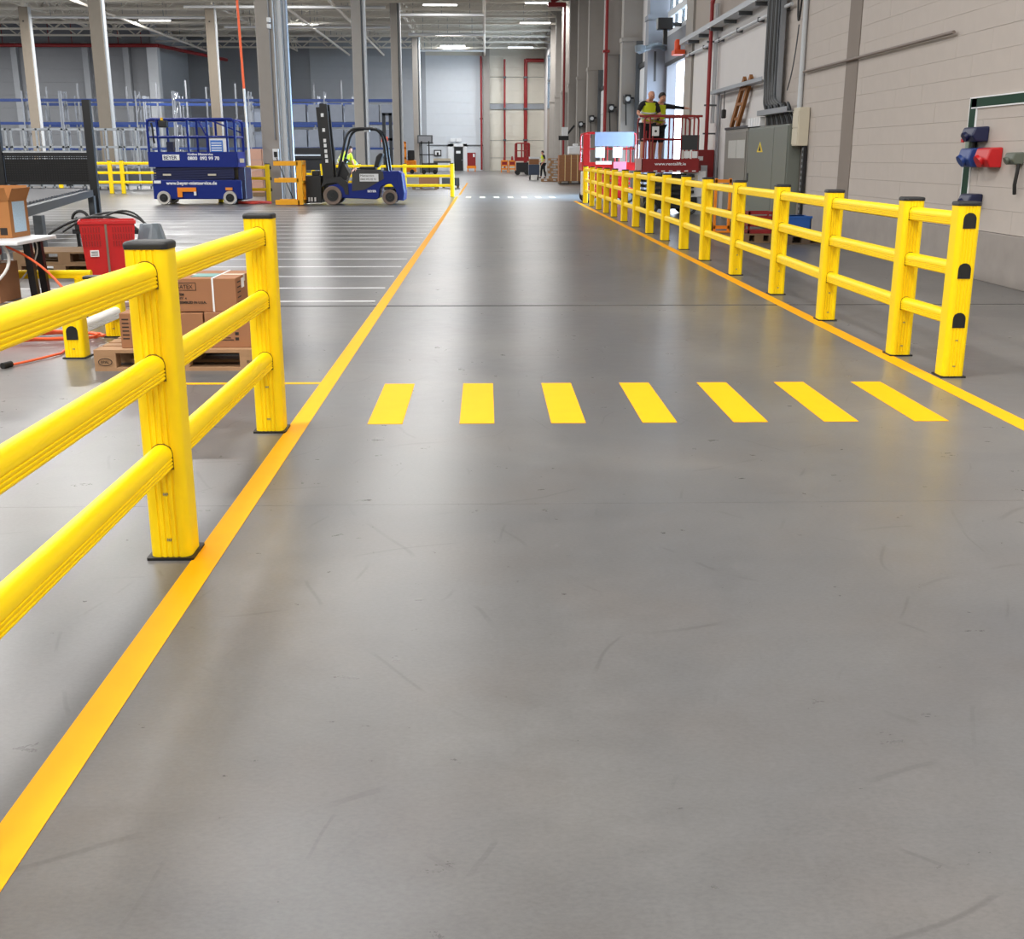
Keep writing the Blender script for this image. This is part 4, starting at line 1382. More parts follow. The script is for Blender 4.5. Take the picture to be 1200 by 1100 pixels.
MB().cyl((0.14, 0.04, 2.2), (0.14, 0.04, 5.0), 0.05, 10).build('grey_pipe', PALESTEEL, t, True)
t = thing('hand_truck', 'orange hand truck standing before the grey cabinets', 'hand truck', (4.30, 21.5, 0))
for x in (0.03, 0.30):
    MB().box(x, x + 0.05, 0, 0.06, 0.03, 1.0).build('upright', ORANGE, t, bevel=0.006)
for z in (0.10, 0.40, 0.95):
    MB().box(0.03, 0.35, 0.0, 0.05, z - 0.03, z + 0.03).build('cross_bar', ORANGE, t)
MB().box(0.02, 0.36, -0.18, 0.04, 0.01, 0.035).build('toe_plate', ORANGE, t)
for x in (0.0, 0.36):
    MB().cyl((x - 0.025, 0.1, 0.10), (x + 0.025, 0.1, 0.10), 0.10, 16).build('wheel', BLACK, t, True)
pallet('old pallet under the red crate before the grey cabinets', (4.28, 18.9, 0), 0, OLDWOOD, None, False, 0.62, 0.5)
t = thing('plastic_crate', 'dark red open crate on a small pallet before the grey cabinets', 'crate', (4.42, 19.0, 0.145))
MB().box(0, 0.42, 0, 0.34, 0, 0.06).build('base', DRED, t)
for z in (0.16, 0.28, 0.36):
    for (x0, x1, y0, y1) in ((0, .42, 0, .02), (0, .42, .32, .34), (0, .02, 0, .34), (.40, .42, 0, .34)):
        MB().box(x0, x1, y0, y1, z - 0.045, z).build('slat', DRED, t)
for x in (0, 0.39):
    for y in (0, 0.31):
        MB().box(x, x + 0.03, y, y + 0.03, 0, 0.36).build('corner_post', DRED, t)
pallet('dark pallet under the blue crate by the right wall', (4.90, 18.5, 0), 0, mat('dark_pallet_wood', (90, 74, 60), 0.85, 0, .2), None, False, 0.75, 0.6)
t = thing('plastic_crate', 'blue plastic crate on a dark pallet by the right wall', 'crate', (4.95, 18.6, 0.145))
BC = mat('crate_blue', (26, 84, 160), 0.45)
for (x0, x1, y0, y1) in ((0, .42, 0, .02), (0, .42, .42, .44), (0, .02, 0, .44), (.40, .42, 0, .44)):
    MB().box(x0, x1, y0, y1, 0, 0.30).build('wall', BC, t)
MB().box(0, .42, 0, .44, 0, .02).build('base', BC, t)
MB().box(-.012, .432, -.012, .02, .27, .305).box(-.012, .432, .42, .452, .27, .305).build('rim', BC, t)

# --- electric cabinets
t = thing('electric_cabinet', 'tall grey-green switch cabinet with a yellow warning triangle, against the right wall', 'cabinet', (5.55, 21.05, 0))
MB().box(0.0, 0.24, 0, 3.2, 0.06, 1.97).build('body', GREYCAB, t, bevel=0.008)
MB().box(0.02, 0.23, 0.02, 3.18, 0, 0.06).build('base', BLACKP, t)
d = MB().box(-0.018, 0.0, 1.05, 3.17, 0.10, 1.94).build('door', GREYCAB, t, bevel=0.005)
MB().box(-0.03, -0.018, 3.00, 3.09, 0.88, 1.06).build('handle', BLACK, d)
d = MB().box(-0.018, 0.0, 0.04, 1.02, 0.10, 1.94).build('door', GREYCAB, t, bevel=0.005)
MB().prism([(2.35, 1.48), (1.85, 1.48), (2.10, 1.68)], 'x', -0.021, -0.017).build('warning_sign', mat('yellow_warning', (226, 196, 40), 0.5), t)
MB().prism([(2.20, 1.505), (2.00, 1.505), (2.10, 1.62)], 'x', -0.023, -0.020).build('warning_symbol', INK, t)
t = thing('electric_cabinet', 'warm grey cabinet with two pale sheets on its door, left of the tall switch cabinet', 'cabinet', (5.55, 24.35, 0))
MB().box(0.0, 0.24, 0, 2.3, 0.0, 1.98).build('body', GREYCAB2, t, bevel=0.008)
MB().box(-0.02, 0.24, -0.02, 2.32, 1.98, 2.03).build('top', BLACKP, t)
d = MB().box(-0.018, 0.0, 0.1, 1.9, 0.10, 1.92).build('door', GREYCAB2, t, bevel=0.005)
for y in (0.15, 1.0):
    MB().box(-0.022, -0.018, y, y + 0.8, 1.36, 1.74).build('notice', mat('pale_sheet', (176, 176, 172), 0.6), d)
t = thing('distribution_box', 'beige wall box high on the white blocks right of the switch cabinet', 'box', (5.60, 20.62, 1.58))
MB().box(0, 0.19, 0, 0.40, 0, 0.66).build('body', BEIGE, t, bevel=0.01)
MB().box(-0.012, 0, 0.02, 0.38, 0.03, 0.30).build('cover', BEIGE, t)
MB().box(-0.012, 0, 0.02, 0.38, 0.32, 0.60).build('cover', BEIGE, t)
t = thing('conduit', 'pale vertical conduit rising above the beige wall box', 'pipe', (5.75, 21.2, 0))
MB().cyl((0, 0, 2.2), (0, 0, 4.7), 0.045, 10).build('pipe', PALESTEEL, t, True)
MB().tube(bez((-0.04, 0.4, 4.6), (-0.05, 0.4, 3.6), (-0.05, 0.15, 3.4), (-0.05, 0.1, 4.6)), 0.02, 6).build('cable_loop', BLACK, t, True)
MB().tube(bez((-0.04, 0.25, 3.7), (-0.04, 0.4, 3.0), (-0.04, 0.6, 2.8), (-0.04, 0.8, 2.6)), 0.012, 6).build('cable', DARKSTEEL, t, True)
t = thing('perforated_rail', 'dark perforated rail standing below the beige wall box', 'rail', (5.72, 20.6, 0))
m = MB().box(0, 0.05, 0, 0.14, 0, 1.58)
m.build('channel', BLACKP, t)
for k in range(15):
    MB().box(-0.006, 0.0, 0.04, 0.10, 0.1 + 0.1 * k, 0.15 + 0.1 * k).build('hole_edge', STEEL, t)
# --- cable ladder, trays and the cables they carry
t = thing('cable_ladder', 'vertical cable ladder dropping to the grey switch cabinet', 'cable ladder', (5.62, 22.45, 0))
for y in (0.0, 0.9):
    MB().box(0, 0.10, y, y + 0.05, 2.35, 7.0).build('stile', STEEL, t)
for k in range(28):
    MB().box(0.03, 0.07, 0.05, 0.9, 2.42 + 0.16 * k, 2.46 + 0.16 * k).build('rung', STEEL, t)
t = thing('cable_bundle', 'dense bundle of grey and black cables on the vertical ladder, fanning over the cabinet', 'cable', (0, 0, 0))
for k in range(16):
    y = 22.52 + 0.052 * k
    m_ = BLACK if k % 3 else DARKSTEEL
    pts = [(5.60 - 0.02 * (k % 2), y, 7.0), (5.60 - 0.02 * (k % 2), y, 3.0)] + bez((5.60, y, 2.6), (5.58, y, 2.3), (5.60, 21.3 + 0.12 * k, 2.40), (5.66, 21.2 + 0.13 * k, 1.99), 10)
    MB().tube(pts, 0.022, 6).build('cable', m_, t, True)
t = thing('cable_tray', 'sloping steel tray above the switch cabinet full of cable ends', 'cable tray', (5.5, 21.1, 2.18))
MB().box(0, 0.28, 0, 2.3, 0, 0.02).build('bed', STEEL, t)
MB().box(-0.01, 0.0, 0, 2.3, 0, 0.10).build('lip', STEEL, t)
for k in range(8):
    MB().tube(bez((0.1, 0.2 + 0.23 * k, 0.02), (0.02, 0.2 + 0.23 * k, 0.2), (0.1, 0.35 + 0.23 * k, 0.25), (0.2, 0.5 + 0.23 * k, 0.03)), 0.02, 6).build('cable', BLACK if k % 2 else DARKSTEEL, t, True)
for k in range(5):
    MB().box(0.02, 0.12, 2.1 + 0.22 * k, 2.28 + 0.22 * k, -0.19, -0.02).build('terminal_box', WPLAST, t)
t = thing('cable_tray', 'long upper steel cable tray running along the right wall under the taupe panel', 'cable tray', (5.5, 14.0, 4.42))
MB().box(0, 0.28, 0, 19.2, 0, 0.03).build('bed', PALESTEEL, t)
MB().box(-0.012, 0.0, 0, 19.2, 0.0, 0.12).build('lip', STEEL, t)
for k in range(12):
    MB().box(0.0, 0.30, 0.8 + 1.55 * k, 0.85 + 1.55 * k, -0.08, 0.0).build('bracket', DARKSTEEL, t)
t = thing('conduit', 'pale pipe running along the right wall just below the long cable tray', 'pipe', (5.7, 14.0, 4.12))
MB().cyl((0, 8.0, 0), (0, 19.2, 0), 0.035, 8).build('pipe', PALESTEEL, t, True)
for k in range(6):
    MB().box(-0.04, 0.10, 8.5 + 2 * k, 8.56 + 2 * k, -0.05, 0.05).build('clamp', DARKSTEEL, t)
t = thing('cable_tray', 'lower steel cable tray level with the ladder top on the right wall', 'cable tray', (5.56, 23.4, 2.86))
MB().box(0, 0.2, 0, 5.3, 0, 0.02).build('bed', STEEL, t)
MB().box(-0.01, 0, 0, 5.3, 0, 0.08).build('lip', STEEL, t)
MB().box(0.16, 0.2, 5.1, 5.25, -2.5, 0).build('drop_channel', STEEL, t)
MB().cyl((0.1, 1.2, 0.05), (0.1, 5.2, 0.05), 0.02, 6).build('cable', DARKSTEEL, t, True)
t = thing('pendant_switch', 'black pendant switch hanging from the lower cable tray', 'switch', (5.62, 27.3, 2.3))
MB().cyl((0, 0, 0.16), (0, 0, 0.58), 0.012, 6).build('cable', BLACK, t)
MB().box(-0.05, 0.05, -0.06, 0.06, -0.04, 0.16).build('body', BLACK, t, bevel=0.02)
t = thing('wooden_ladder', 'brown wooden ladder piece leaning on the wall above the grey cabinet', 'ladder', (5.66, 25.0, 2.03))
for dy in (0.0, 0.62):
    MB().bar((0, 0.95 + dy, 0), (0.06, 0.05 + dy, 1.02), 0.07, 0.12).build('stile', BROWNWOOD, t)
for k in range(3):
    f = 0.18 + 0.3 * k
    MB().bar((0.03, 0.95 - 0.9 * f, 1.02 * f), (0.03, 1.57 - 0.9 * f, 1.02 * f), 0.06).build('rung', BROWNWOOD, t)
tag(MB().cyl((5.745, 14.4, 2.86), (5.745, 21.05, 2.86), 0.022, 10).build('wall_pipe', mat('taupe_pipe', (120, 108, 100), 0.5), None, True), 'taupe pipe fixed level along the white block wall', 'pipe')

# --- green frame and sockets on the block wall
t = thing('wall_frame', 'dark green frame with white edges fixed to the block wall', 'frame', (XR, 0, 0))
for nm, g in (('top_bar', (10.2, 13.74, 1.955, 2.055)), ('side_bar', (13.60, 13.78, 0.62, 2.055))):
    y0, y1, z0, z1 = g
    MB().box(-0.018, 0.0, y0, y1, z0, z1).build(nm, GREEN, t)
    for q in ((y0, y1, z1, z1 + 0.014), (y0, y1, z0 - 0.014, z0)) if nm == 'top_bar' else ((y1, y1 + 0.014, z0, z1 + .014), (y0 - 0.014, y0, z0, z1 - .10)):
        MB().box(-0.02, 0.0, *q).build('edge_strip', PAPER, t)


def wall_socket(label, y, z, m, w=0.2, h=0.2, d=0.16, lid=True, cat='socket'):
    t = thing('wall_socket', label, cat, (XR, y, z))
    MB().prism([(0, -h / 2), (-d * 0.7, -h / 2), (-d, -h * 0.1), (-d * 0.8, h * 0.45), (-d * 0.2, h / 2), (0, h / 2)], 'y', -w / 2, w / 2).build('body', m, t, bevel=0.015)
    if lid:
        MB().cyl((-d * 0.95, 0, -h * 0.12), (-d * 1.12, 0, -h * 0.22), min(w, h) * 0.32, 16).build('lid', m, t, True)
    return t


s = wall_socket('dark blue hooded socket topmost in the green frame', 13.38, 1.645, DBLUE, 0.34, 0.17, 0.2)
MB().box(-0.21, -0.19, 0.04, 0.10, -0.09, -0.05).build('red_latch', RED, s)
s = wall_socket('bright blue socket box left of the red one', 13.42, 1.385, mat('bright_socket_blue', (36, 62, 124), 0.4), 0.32, 0.22, 0.2)
wall_socket('red socket box in the green frame right of the blue one', 12.98, 1.385, RED, 0.36, 0.22, 0.18)
wall_socket('dark blue socket lowest, just above the barrier end post', 13.34, 0.90, DBLUE, 0.30, 0.15, 0.18)
wall_socket('grey round connector at the right edge on the block wall', 12.38, 1.375, mat('olive_grey_plastic', (92, 98, 88), 0.5), 0.22, 0.13, 0.14)
s = thing('junction_box', 'small grey-green junction box between the two blue sockets', 'box', (XR, 13.66, 1.52))
MB().box(-0.06, 0, -0.06, 0.05, -0.08, 0.07).build('body', mat('grey_green_plastic', (130, 146, 130), 0.5), s, bevel=0.01)
MB().cyl((-0.03, -0.14, -0.10), (-0.03, -0.14, 0.10), 0.03, 8).build('cable', BLACK, s, True)
s = thing('hanging_cable', 'dark cable end hanging under the grey connector at the right edge', 'cable', (XR, 12.28, 1.0))
MB().tube([(-0.05, 0, 0.32), (-0.07, 0.0, 0.1), (-0.05, 0.02, 0.0)], 0.02, 6).build('cable', BLACK, s, True)

# --- dock lamps on the pilasters
for i, (y, z) in enumerate(((44.6, 3.45), (50.3, 3.35), (59.3, 3.2), (66.0, 3.1))):
    t = thing('dock_lamp', 'black dock lamp on an arm at %s right-wall pillar past the open door' % ('the second', 'the third', 'the fourth', 'the fifth')[i], 'lamp', (5.45, y, z), 0, 'dock lamps on the right-wall pillars')
    MB().box(-0.12, 0.12, -0.2, 0.3, -0.1, 0.22).build('head', BLACKP, t, bevel=0.03)
    MB().bar((0.0, 0, 0.1), (0.25, 0.1, 0.1), 0.06).build('arm', BLACKP, t)
    MB().cyl((0.0, -0.22, 0.06), (0.0, -0.2, 0.06), 0.09, 12).build('lens', PALESTEEL, t)
    MB().bar((-0.05, 0.02, -0.1), (-0.02, 0.02, -0.9), 0.05).build('cable_drop', BLACKP, t)
t = thing('flood_lamp', 'black flood lamp over the open goods door', 'lamp', (5.35, 35.0, 5.0))
MB().box(-0.25, 0.2, -0.2, 0.15, 0, 0.32).build('housing', BLACKP, t, bevel=0.02)
MB().bar((0.0, 0, 0), (0.0, 0, -0.42), 0.12).build('stem', BLACKP, t)
MB().box(0.15, 0.5, -0.05, 0.05, 0.1, 0.2).build('bracket', BLACKP, t)
t = thing('lamp_arm', 'pale swivel lamp arm wrapped in clear plastic beside the open goods door', 'lamp', (5.2, 37.3, 4.6))
MB().tube(bez((0.55, 0.3, 0.1), (0.3, 0, 0.3), (0.0, -0.1, 0.1), (-0.35, -0.2, -0.02)), 0.09, 10).build('arm', TARP, t, True)
MB().lathe([(0.05, -0.1), (0.16, -0.06), (0.18, 0.12), (0.06, 0.16)], (-0.3, -0.2, 0.02), 'z', 14).build('head', TARP, t, True)
MB().bar((0.2, 0, 0.0), (0.22, 0, -0.9), 0.07).build('stem', BLACKP, t)
t = thing('door_beacon', 'orange warning beacon bracket on the door jamb', 'beacon', (5.5, 33.5, 4.2))
MB().box(-0.1, 0.2, -0.05, 0.5, 0.0, 0.12).build('bracket', mat('signal_orange', (230, 80, 30), 0.5), t)
MB().lathe([(0.09, 0.12), (0.09, 0.34), (0.05, 0.40)], (0, 0.1, 0), 'z', 12).build('lens', mat('signal_orange', (230, 80, 30), 0.5), t, True)
t = thing('riser_pipe', 'dark red riser pipe on the third right-wall pillar', 'pipe', (5.18, 50.2, 0))
MB().cyl((0, 0, 0.3), (0, 0, 12.5), 0.07, 12).build('pipe', DRED, t, True)
for z in (2, 5.7, 9):
    MB().box(-0.14, 0.14, -0.14, 0.2, z - 0.05, z + 0.05).build('clamp', DRED, t)
t = thing('sprinkler_branch', 'dark red sprinkler valve hanging at the roof by the right wall', 'pipe', (4.6, 73, 0))
MB().tube([(0.6, 0, 11.6), (0.1, 0, 11.4), (-0.1, 0, 10.7), (-0.5, 0, 10.5)], 0.16, 10).build('pipe', DRED, t, True)
MB().box(-0.7, 0.4, -0.2, 0.2, 10.2, 10.45).build('flange', DRED, t)
MB().cyl((0.35, 0, 0.2), (0.35, 0, 10.3), 0.07, 8).build('drop_pipe', DRED, t, True)

# ================================================================== THE FAR END
for (x, lab, r, hz) in ((2.0, 'thin dark red pipe on the far beige wall', 0.10, False), (4.1, 'thick dark red pipe with an elbow on the far beige wall', 0.18, True)):
    t = thing('riser_pipe', lab, 'pipe', (x, 117.2, 0))
    MB().cyl((0, 0, 0.1), (0, 0, 10.7), r, 12).build('pipe', DRED, t, True)
    if hz:
        MB().cyl((0, 0, 10.6), (1.8, 0, 10.6), r, 12).build('branch', DRED, t, True)
    for z in (3, 6, 9):
        MB().box(-r - 0.05, r + 0.05, -0.3, 0.55, z - 0.08, z + 0.08).build('clamp', DARKSTEEL, t)
t = thing('riser_pipe', 'thin dark red pipe at the seam between white and beige far walls', 'pipe', (-0.35, 117.25, 0))
MB().cyl((0, 0, 0.1), (0, 0, 11), 0.1, 10).build('pipe', DRED, t, True)
MB().box(-0.15, 0.15, 0, 0.24, 5, 5.15).build('clamp', DARKSTEEL, t)
d9 = struct('door_20', MB().box(-3.15, -2.25, 117.86, 117.93, 0, 2.32), BLACKP)
MB().box(-3.75, -3.2, 117.75, 117.96, 0, 2.65).build('frame', WPLAST, d9)
MB().box(-2.2, -1.85, 117.75, 117.96, 0, 2.65).build('frame', WPLAST, d9)
MB().box(-3.75, -1.85, 117.75, 117.96, 2.38, 2.7).build('frame', WPLAST, d9)
MB().box(-2.4, -2.3, 117.8, 117.86, 1.0, 1.1).build('handle', STEEL, d9)
MB().box(-2.95, -2.5, 117.84, 117.86, 1.7, 1.95).build('door_notice', PAPER, d9)
t = thing('exit_lamp', 'white lamp box over the far dark door', 'lamp', (-3.0, 117.7, 2.85))
MB().box(-0.5, 0.6, -0.1, 0.05, 0, 0.35).build('housing', WPLAST, t)
MB().box(0.0, 0.1, -0.12, -0.1, 0.05, 0.3).build('divider', PALESTEEL, t)
t = thing('hose_cabinet', 'red cabinet on an orange base beside the far dark door', 'cabinet', (-1.7, 110, 0))
MB().box(0, 0.8, 0, 0.5, 0.55, 1.75).build('body', DRED, t)
MB().box(0.55, 0.72, -0.02, 0, 1.35, 1.65).build('notice', PAPER, t)
MB().box(-0.05, 0.85, -0.05, 0.55, 0.3, 0.55).build('base', ORANGE, t)
for x in (0.0, 0.7):
    MB().box(x, x + 0.1, 0, 0.5, 0, 0.3).build('foot', ORANGE, t)
t = thing('wall_sign', 'dark framed sign on the far white wall left of the door', 'sign', (-5.2, 117.8, 1.45))
MB().box(0, 0.75, 0, 0.1, 0, 0.6).build('plate', BLACKP, t)
MB().box(0.1, 0.65, -0.01, 0, 0.1, 0.5).build('face', PAPER, t)
MB().box(0.28, 0.47, -0.02, -0.01, 0.1, 0.36).build('symbol', INK, t)
for i, x in enumerate((1.45, 2.15)):
    t = thing('barrier_frame', 'orange barrier frame with red boards, %s of two before the far wall' % ('left' if i == 0 else 'right'), 'barrier', (x, 105, 0))
    for xx in (0, 0.56):
        MB().box(xx, xx + 0.08, 0, 0.5, 0, 1.05).build('post', ORANGE, t)
    for z in (0.25, 0.55, 0.95):
        MB().box(0, 0.64, 0, 0.06, z, z + 0.12).build('rail', ORANGE, t)
    MB().box(0.08, 0.56, 0.02, 0.4, 0.67, 0.95).build('board', DRED, t)
    MB().lathe([(0.12, 0), (0.1, 0.2), (0.05, 0.36)], (0.32, 0.2, 1.07), 'z', 10).build('cone', DRED, t, True)
t = scissor_lift('scissor_lift', 'small dark red scissor lift far down the lane before the end wall', (2.35, 90, 0), 0, 1.15, 1.5, 1.35, DRED, None, 2.4, toe=0.3, rail_r=0.04)
MB().box(0.1, 1.05, 0.1, 1.4, 0.2, 0.95).build('chassis', BLACKP, t)
for x in (0.2, 0.95):
    MB().cyl((x, 0.0, 0.2), (x, 0.2, 0.2), 0.2, 14).build('wheel', BLACK, t, True)
    MB().cyl((x, 1.3, 0.2), (x, 1.5, 0.2), 0.2, 14).build('wheel', BLACK, t, True)
t = thing('parts_trolley', 'blue-grey trolley with a cardboard tray down the lane', 'trolley', (2.70, 71, 0))
SL = mat('slate_blue', (62, 74, 96), 0.5)
MB().box(0, 0.66, 0, 0.9, 0.30, 0.92).build('body', SL, t, bevel=0.02)
MB().box(0.03, 0.63, 0.05, 0.85, 0.93, 1.25).build('tray', CARD, t)
MB().box(0.03, 0.66, 0.02, 0.88, 1.25, 1.38).build('lid', WPLAST, t)
for x in (0.08, 0.58):
    MB().box(x - 0.04, x + 0.04, 0.0, 0.1, 0.14, 0.30).build('caster_fork', BLACKP, t)
    MB().cyl((x - 0.03, 0.05, 0.09), (x + 0.03, 0.05, 0.09), 0.09, 12).build('wheel', BLACK, t, True)
    MB().cyl((x - 0.03, 0.85, 0.09), (x + 0.03, 0.85, 0.09), 0.09, 12).build('wheel', BLACK, t, True)
person('distant worker in yellow vest walking beside the blue-grey trolley', (3.88, 77, 0), -1.2, HAIRB,
       (((-0.26, 0.02, 1.16), (-0.22, -0.20, 1.05)), ((0.26, 0.02, 1.16), (0.22, -0.15, 0.95))), lean=0.05, trousers='long', h=1.78, step=0.12)
person('worker bending over behind the forklift, yellow vest and dark cap', (-5.35, 42.5, 0), 0.9, HAIRB,
       (((-0.24, -0.35, 1.05), (-0.20, -0.50, 0.85)), ((0.24, -0.35, 1.05), (0.20, -0.50, 0.85))), lean=0.75, trousers='long', h=2.0, top=HIVIS)
person('worker stooping beyond the forklift cab, only a bright yellow vest showing', (-4.95, 44.5, 0), -0.6, HAIRB,
       (((-0.24, -0.35, 1.05), (-0.20, -0.50, 0.85)), ((0.24, -0.35, 1.05), (0.20, -0.50, 0.85))), lean=0.9, trousers='long', h=1.75, top=HIVIS)

# carton block wrapped with pale straps, stacks of pallets
t = thing('strapped_cartons', 'brown stack of flat cartons with pale straps on a pallet by the right wall', 'carton stack', (3.85, 60, 0))
for k in range(8):
    MB().box(0.0 + 0.01 * (k % 2), 1.25, 0, 1.0, 0.16 + 0.165 * k, 0.318 + 0.165 * k).build('carton_layer', CARD, t)
for x in (0.3, 0.62, 0.95):
    MB().box(x, x + 0.04, -0.015, 0.0, 0.16, 1.48).box(x, x + 0.04, 0, 1.0, 1.478, 1.49).build('strap', mat('cream_strap', (226, 196, 140), 0.6), t)
MB().box(0.02, 1.22, 0.02, 0.98, 0, 0.05).build('pallet_foot', BLACKP, t)
for x in (0.02, 0.55, 1.1):
    MB().box(x, x + 0.12, 0, 1.0, 0.05, 0.155).build('pallet_block', OLDWOOD, t)
t = thing('wrapped_goods', 'white wrapped goods lying on the strapped carton stack', 'bundle', (4.35, 60.1, 1.495))
MB().box(0, 0.75, 0, 0.7, 0, 0.42).build('bundle', WPLAST, t, bevel=0.05)
MB().box(0.25, 0.5, 0.1, 0.6, 0.42, 0.55).build('top_bundle', WPLAST, t, bevel=0.04)
for k in range(9):
    pallet('pale pallet, %s from the floor in the stack beyond the strapped cartons' % ('lowest', 'second', 'third', 'fourth', 'fifth', 'sixth', 'seventh', 'eighth', 'topmost')[k],
           (3.78 + 0.05 * ((k * 37) % 5 - 2), 67.5, 0.145 * k), 0.0, WOOD, 'pallets stacked beyond the cartons')
pallet('single pale pallet on the floor before the pallet stack', (3.25, 66.2, 0), 0.0, WOOD)
t = thing('ceiling_fixture_arm', 'dark swivel arm with a white lamp head above the pallet stack', 'lamp', (4.8, 70, 0))
MB().bar((0.6, 0, 3.2), (0.1, 0, 2.6), 0.12).build('arm', BLACKP, t)
MB().box(-0.35, 0.25, -0.2, 0.2, 2.35, 2.6).build('head', BLACKP, t)
MB().box(-0.15, 0.2, -0.2, 0.2, 2.6, 3.1).build('shade', WPLAST, t)

# lorry-like machines left of the far door
t = thing('fan_heater', 'grey box heater hung on the far column beside the white wall', 'heater', (-5.9, 101.35, 2.5))
MB().box(0, 1.3, 0, 0.8, 0, 0.7).build('housing', DARKSTEEL, t, bevel=0.03)
MB().box(0.1, 1.2, -0.03, 0.0, 0.1, 0.6).build('grille', STEEL, t)
t = thing('reach_truck', 'orange and black reach truck behind the far yellow barrier', 'forklift', (-7.3, 96, 0))
for x in (0.0, 0.6):
    MB().box(x, x + 0.16, 0, 0.2, 0.1, 2.55).build('mast_channel', ORANGE, t)
for z in (1.2, 2.0, 2.45):
    MB().box(0, 0.76, 0, 0.15, z, z + 0.14).build('mast_bar', ORANGE, t)
MB().box(0.0, 1.5, 0.2, 1.6, 0.15, 1.1).build('body', ORANGE, t, bevel=0.05)
MB().box(0.85, 1.4, 0.3, 1.0, 1.1, 1.9).build('seat_tower', BLACKP, t, bevel=0.05)
for x in (0.2, 1.2):
    MB().cyl((x, 0.1, 0.18), (x, 0.3, 0.18), 0.18, 14).build('wheel', BLACK, t, True)
t = thing('picking_truck', 'black picking truck with a barred mast, left of the far dark door', 'forklift', (-5.2, 94, 0))
for x in (0.0, 0.6):
    MB().box(x, x + 0.10, 0, 0.15, 0.1, 2.6).build('mast_channel', BLACKP, t)
for z in (1.5, 2.4):
    MB().box(-0.15, 1.0, 0, 0.1, z, z + 0.08).build('mast_bar', BLACKP, t)
MB().box(0, 1.3, 0.15, 1.4, 0.15, 0.9).build('body', DARKSTEEL, t, bevel=0.05)
MB().box(1.0, 2.4, 0.0, 0.8, 1.05, 1.25).build('load', BEIGE, t)
MB().box(1.0, 2.4, 0.0, 0.8, 0.9, 1.05).build('load_carrier', DARKSTEEL, t)
for x in (0.2, 1.1):
    MB().cyl((x, 0.1, 0.18), (x, 0.3, 0.18), 0.18, 14).build('wheel', BLACK, t, True)
t = thing('forklift', 'distant forklift of which a dark mast shows behind the blue one', 'forklift', (-4.05, 46, 0))
for x in (0.0, 0.26):
    MB().box(x, x + 0.12, 0, 0.2, 0.1, 3.05).build('mast_channel', BLACKP, t)
for z in (1.0, 2.0, 2.95):
    MB().box(0, 0.38, 0, 0.15, z, z + 0.1).build('mast_bar', BLACKP, t)
MB().box(-0.05, 0.2, -0.1, 0.0, 1.95, 2.15).build('beacon', mat('signal_orange', (230, 80, 30), 0.5), t)
MB().box(-1.0, 0.5, 0.2, 1.4, 0.15, 0.85).build('body', DARKSTEEL, t, bevel=0.04)
for x in (-0.7, 0.3):
    MB().cyl((x, 0.1, 0.2), (x, 0.3, 0.2), 0.2, 14).build('wheel', BLACK, t, True)
# goods seen between the rails of the far barrier
for i, (x, y, w, h, c) in enumerate(((-3.0, 52, 0.9, 0.5, CARD), (-2.0, 53, 0.8, 0.45, DARKSTEEL), (-4.5, 52, 0.9, 0.7, CARD2), (-3.2, 50, 1.1, 0.18, OLDWOOD))):
    t = thing('crate_load', ('brown carton low behind the barrier end', 'dark crate behind the barrier end post', 'tan carton behind the forklift counterweight', 'flat wooden crate lowest behind the barrier')[i], 'box', (x, y, 0))
    MB().box(0, w, 0, 0.6, 0.1, h).build('body', c, t, bevel=0.01)
    for xx in (0.02, w - 0.12):
        MB().box(xx, xx + 0.1, 0.02, 0.58, 0, 0.1).build('runner', OLDWOOD, t)
t = thing('carton_stack', 'pinkish stack of cartons on a pallet right of the blue scissor lift', 'carton stack', (-8.4, 41.5, 0))
PK = mat('pinkish_cardboard', (196, 150, 128), 0.8)
for k in range(4):
    for j in range(2):
        MB().box(0.42 * j, 0.40 + 0.42 * j, 0, 0.7, 0.15 + 0.38 * k, 0.52 + 0.38 * k).build('carton', PK, t)
MB().box(0, 0.85, 0, 0.8, 0, 0.15).build('pallet_base', OLDWOOD, t)
t = thing('dark_hood', 'long black machine hood behind the amber bracket and the forklift mast', 'machine', (-8.0, 44.0, 0))
MB().box(0, 2.2, 0, 0.9, 1.28, 1.72).build('hood', BLACKP, t, bevel=0.04)
MB().box(0, 2.2, -0.02, 0, 1.42, 1.47).build('light_strip', PALESTEEL, t)
MB().box(0.05, 2.15, 0.05, 0.85, 0.9, 1.28).build('body', BLACKP, t)
for x in (0.05, 2.0):
    MB().box(x, x + 0.12, 0.05, 0.85, 0, 0.9).build('leg', DARKSTEEL, t)
# ---- pale steel stillage frames in a row
FR = []
for i in range(8):
    x0 = -24.0 + i * 1.2
    t = thing('stillage_frame', 'pale steel stillage frame, number %s in the row behind the left yellow barrier' % ('one', 'two', 'three', 'four', 'five', 'six', 'seven', 'eight', 'nine')[i], 'frame', (x0, 50 + 0.3 * (i % 2), 0), 0, 'stillage frames in a row')
    for x in (0, 0.55, 1.08):
        MB().box(x, x + 0.07, 0, 0.07, 0, 2.55).build('upright', mat('stillage_grey', (158, 162, 166), 0.5), t)
    for x in (0.15, 0.3, 0.75, 0.9):
        MB().box(x, x + 0.05, 0.9, 0.95, 0, 2.5).build('rear_bar', STEEL, t)
    for z in (0.15, 1.0, 1.75, 2.48):
        MB().box(0, 1.15, 0.0, 0.06, z, z + 0.08).build('cross_bar', mat('stillage_grey', (158, 162, 166), 0.5), t)
        MB().box(0, 1.15, 0.9, 0.95, z, z + 0.06).build('cross_bar', STEEL, t)
    MB().box(0.05, 1.1, 0.1, 0.9, 0.2, 0.9).build('load', DARKSTEEL, t)
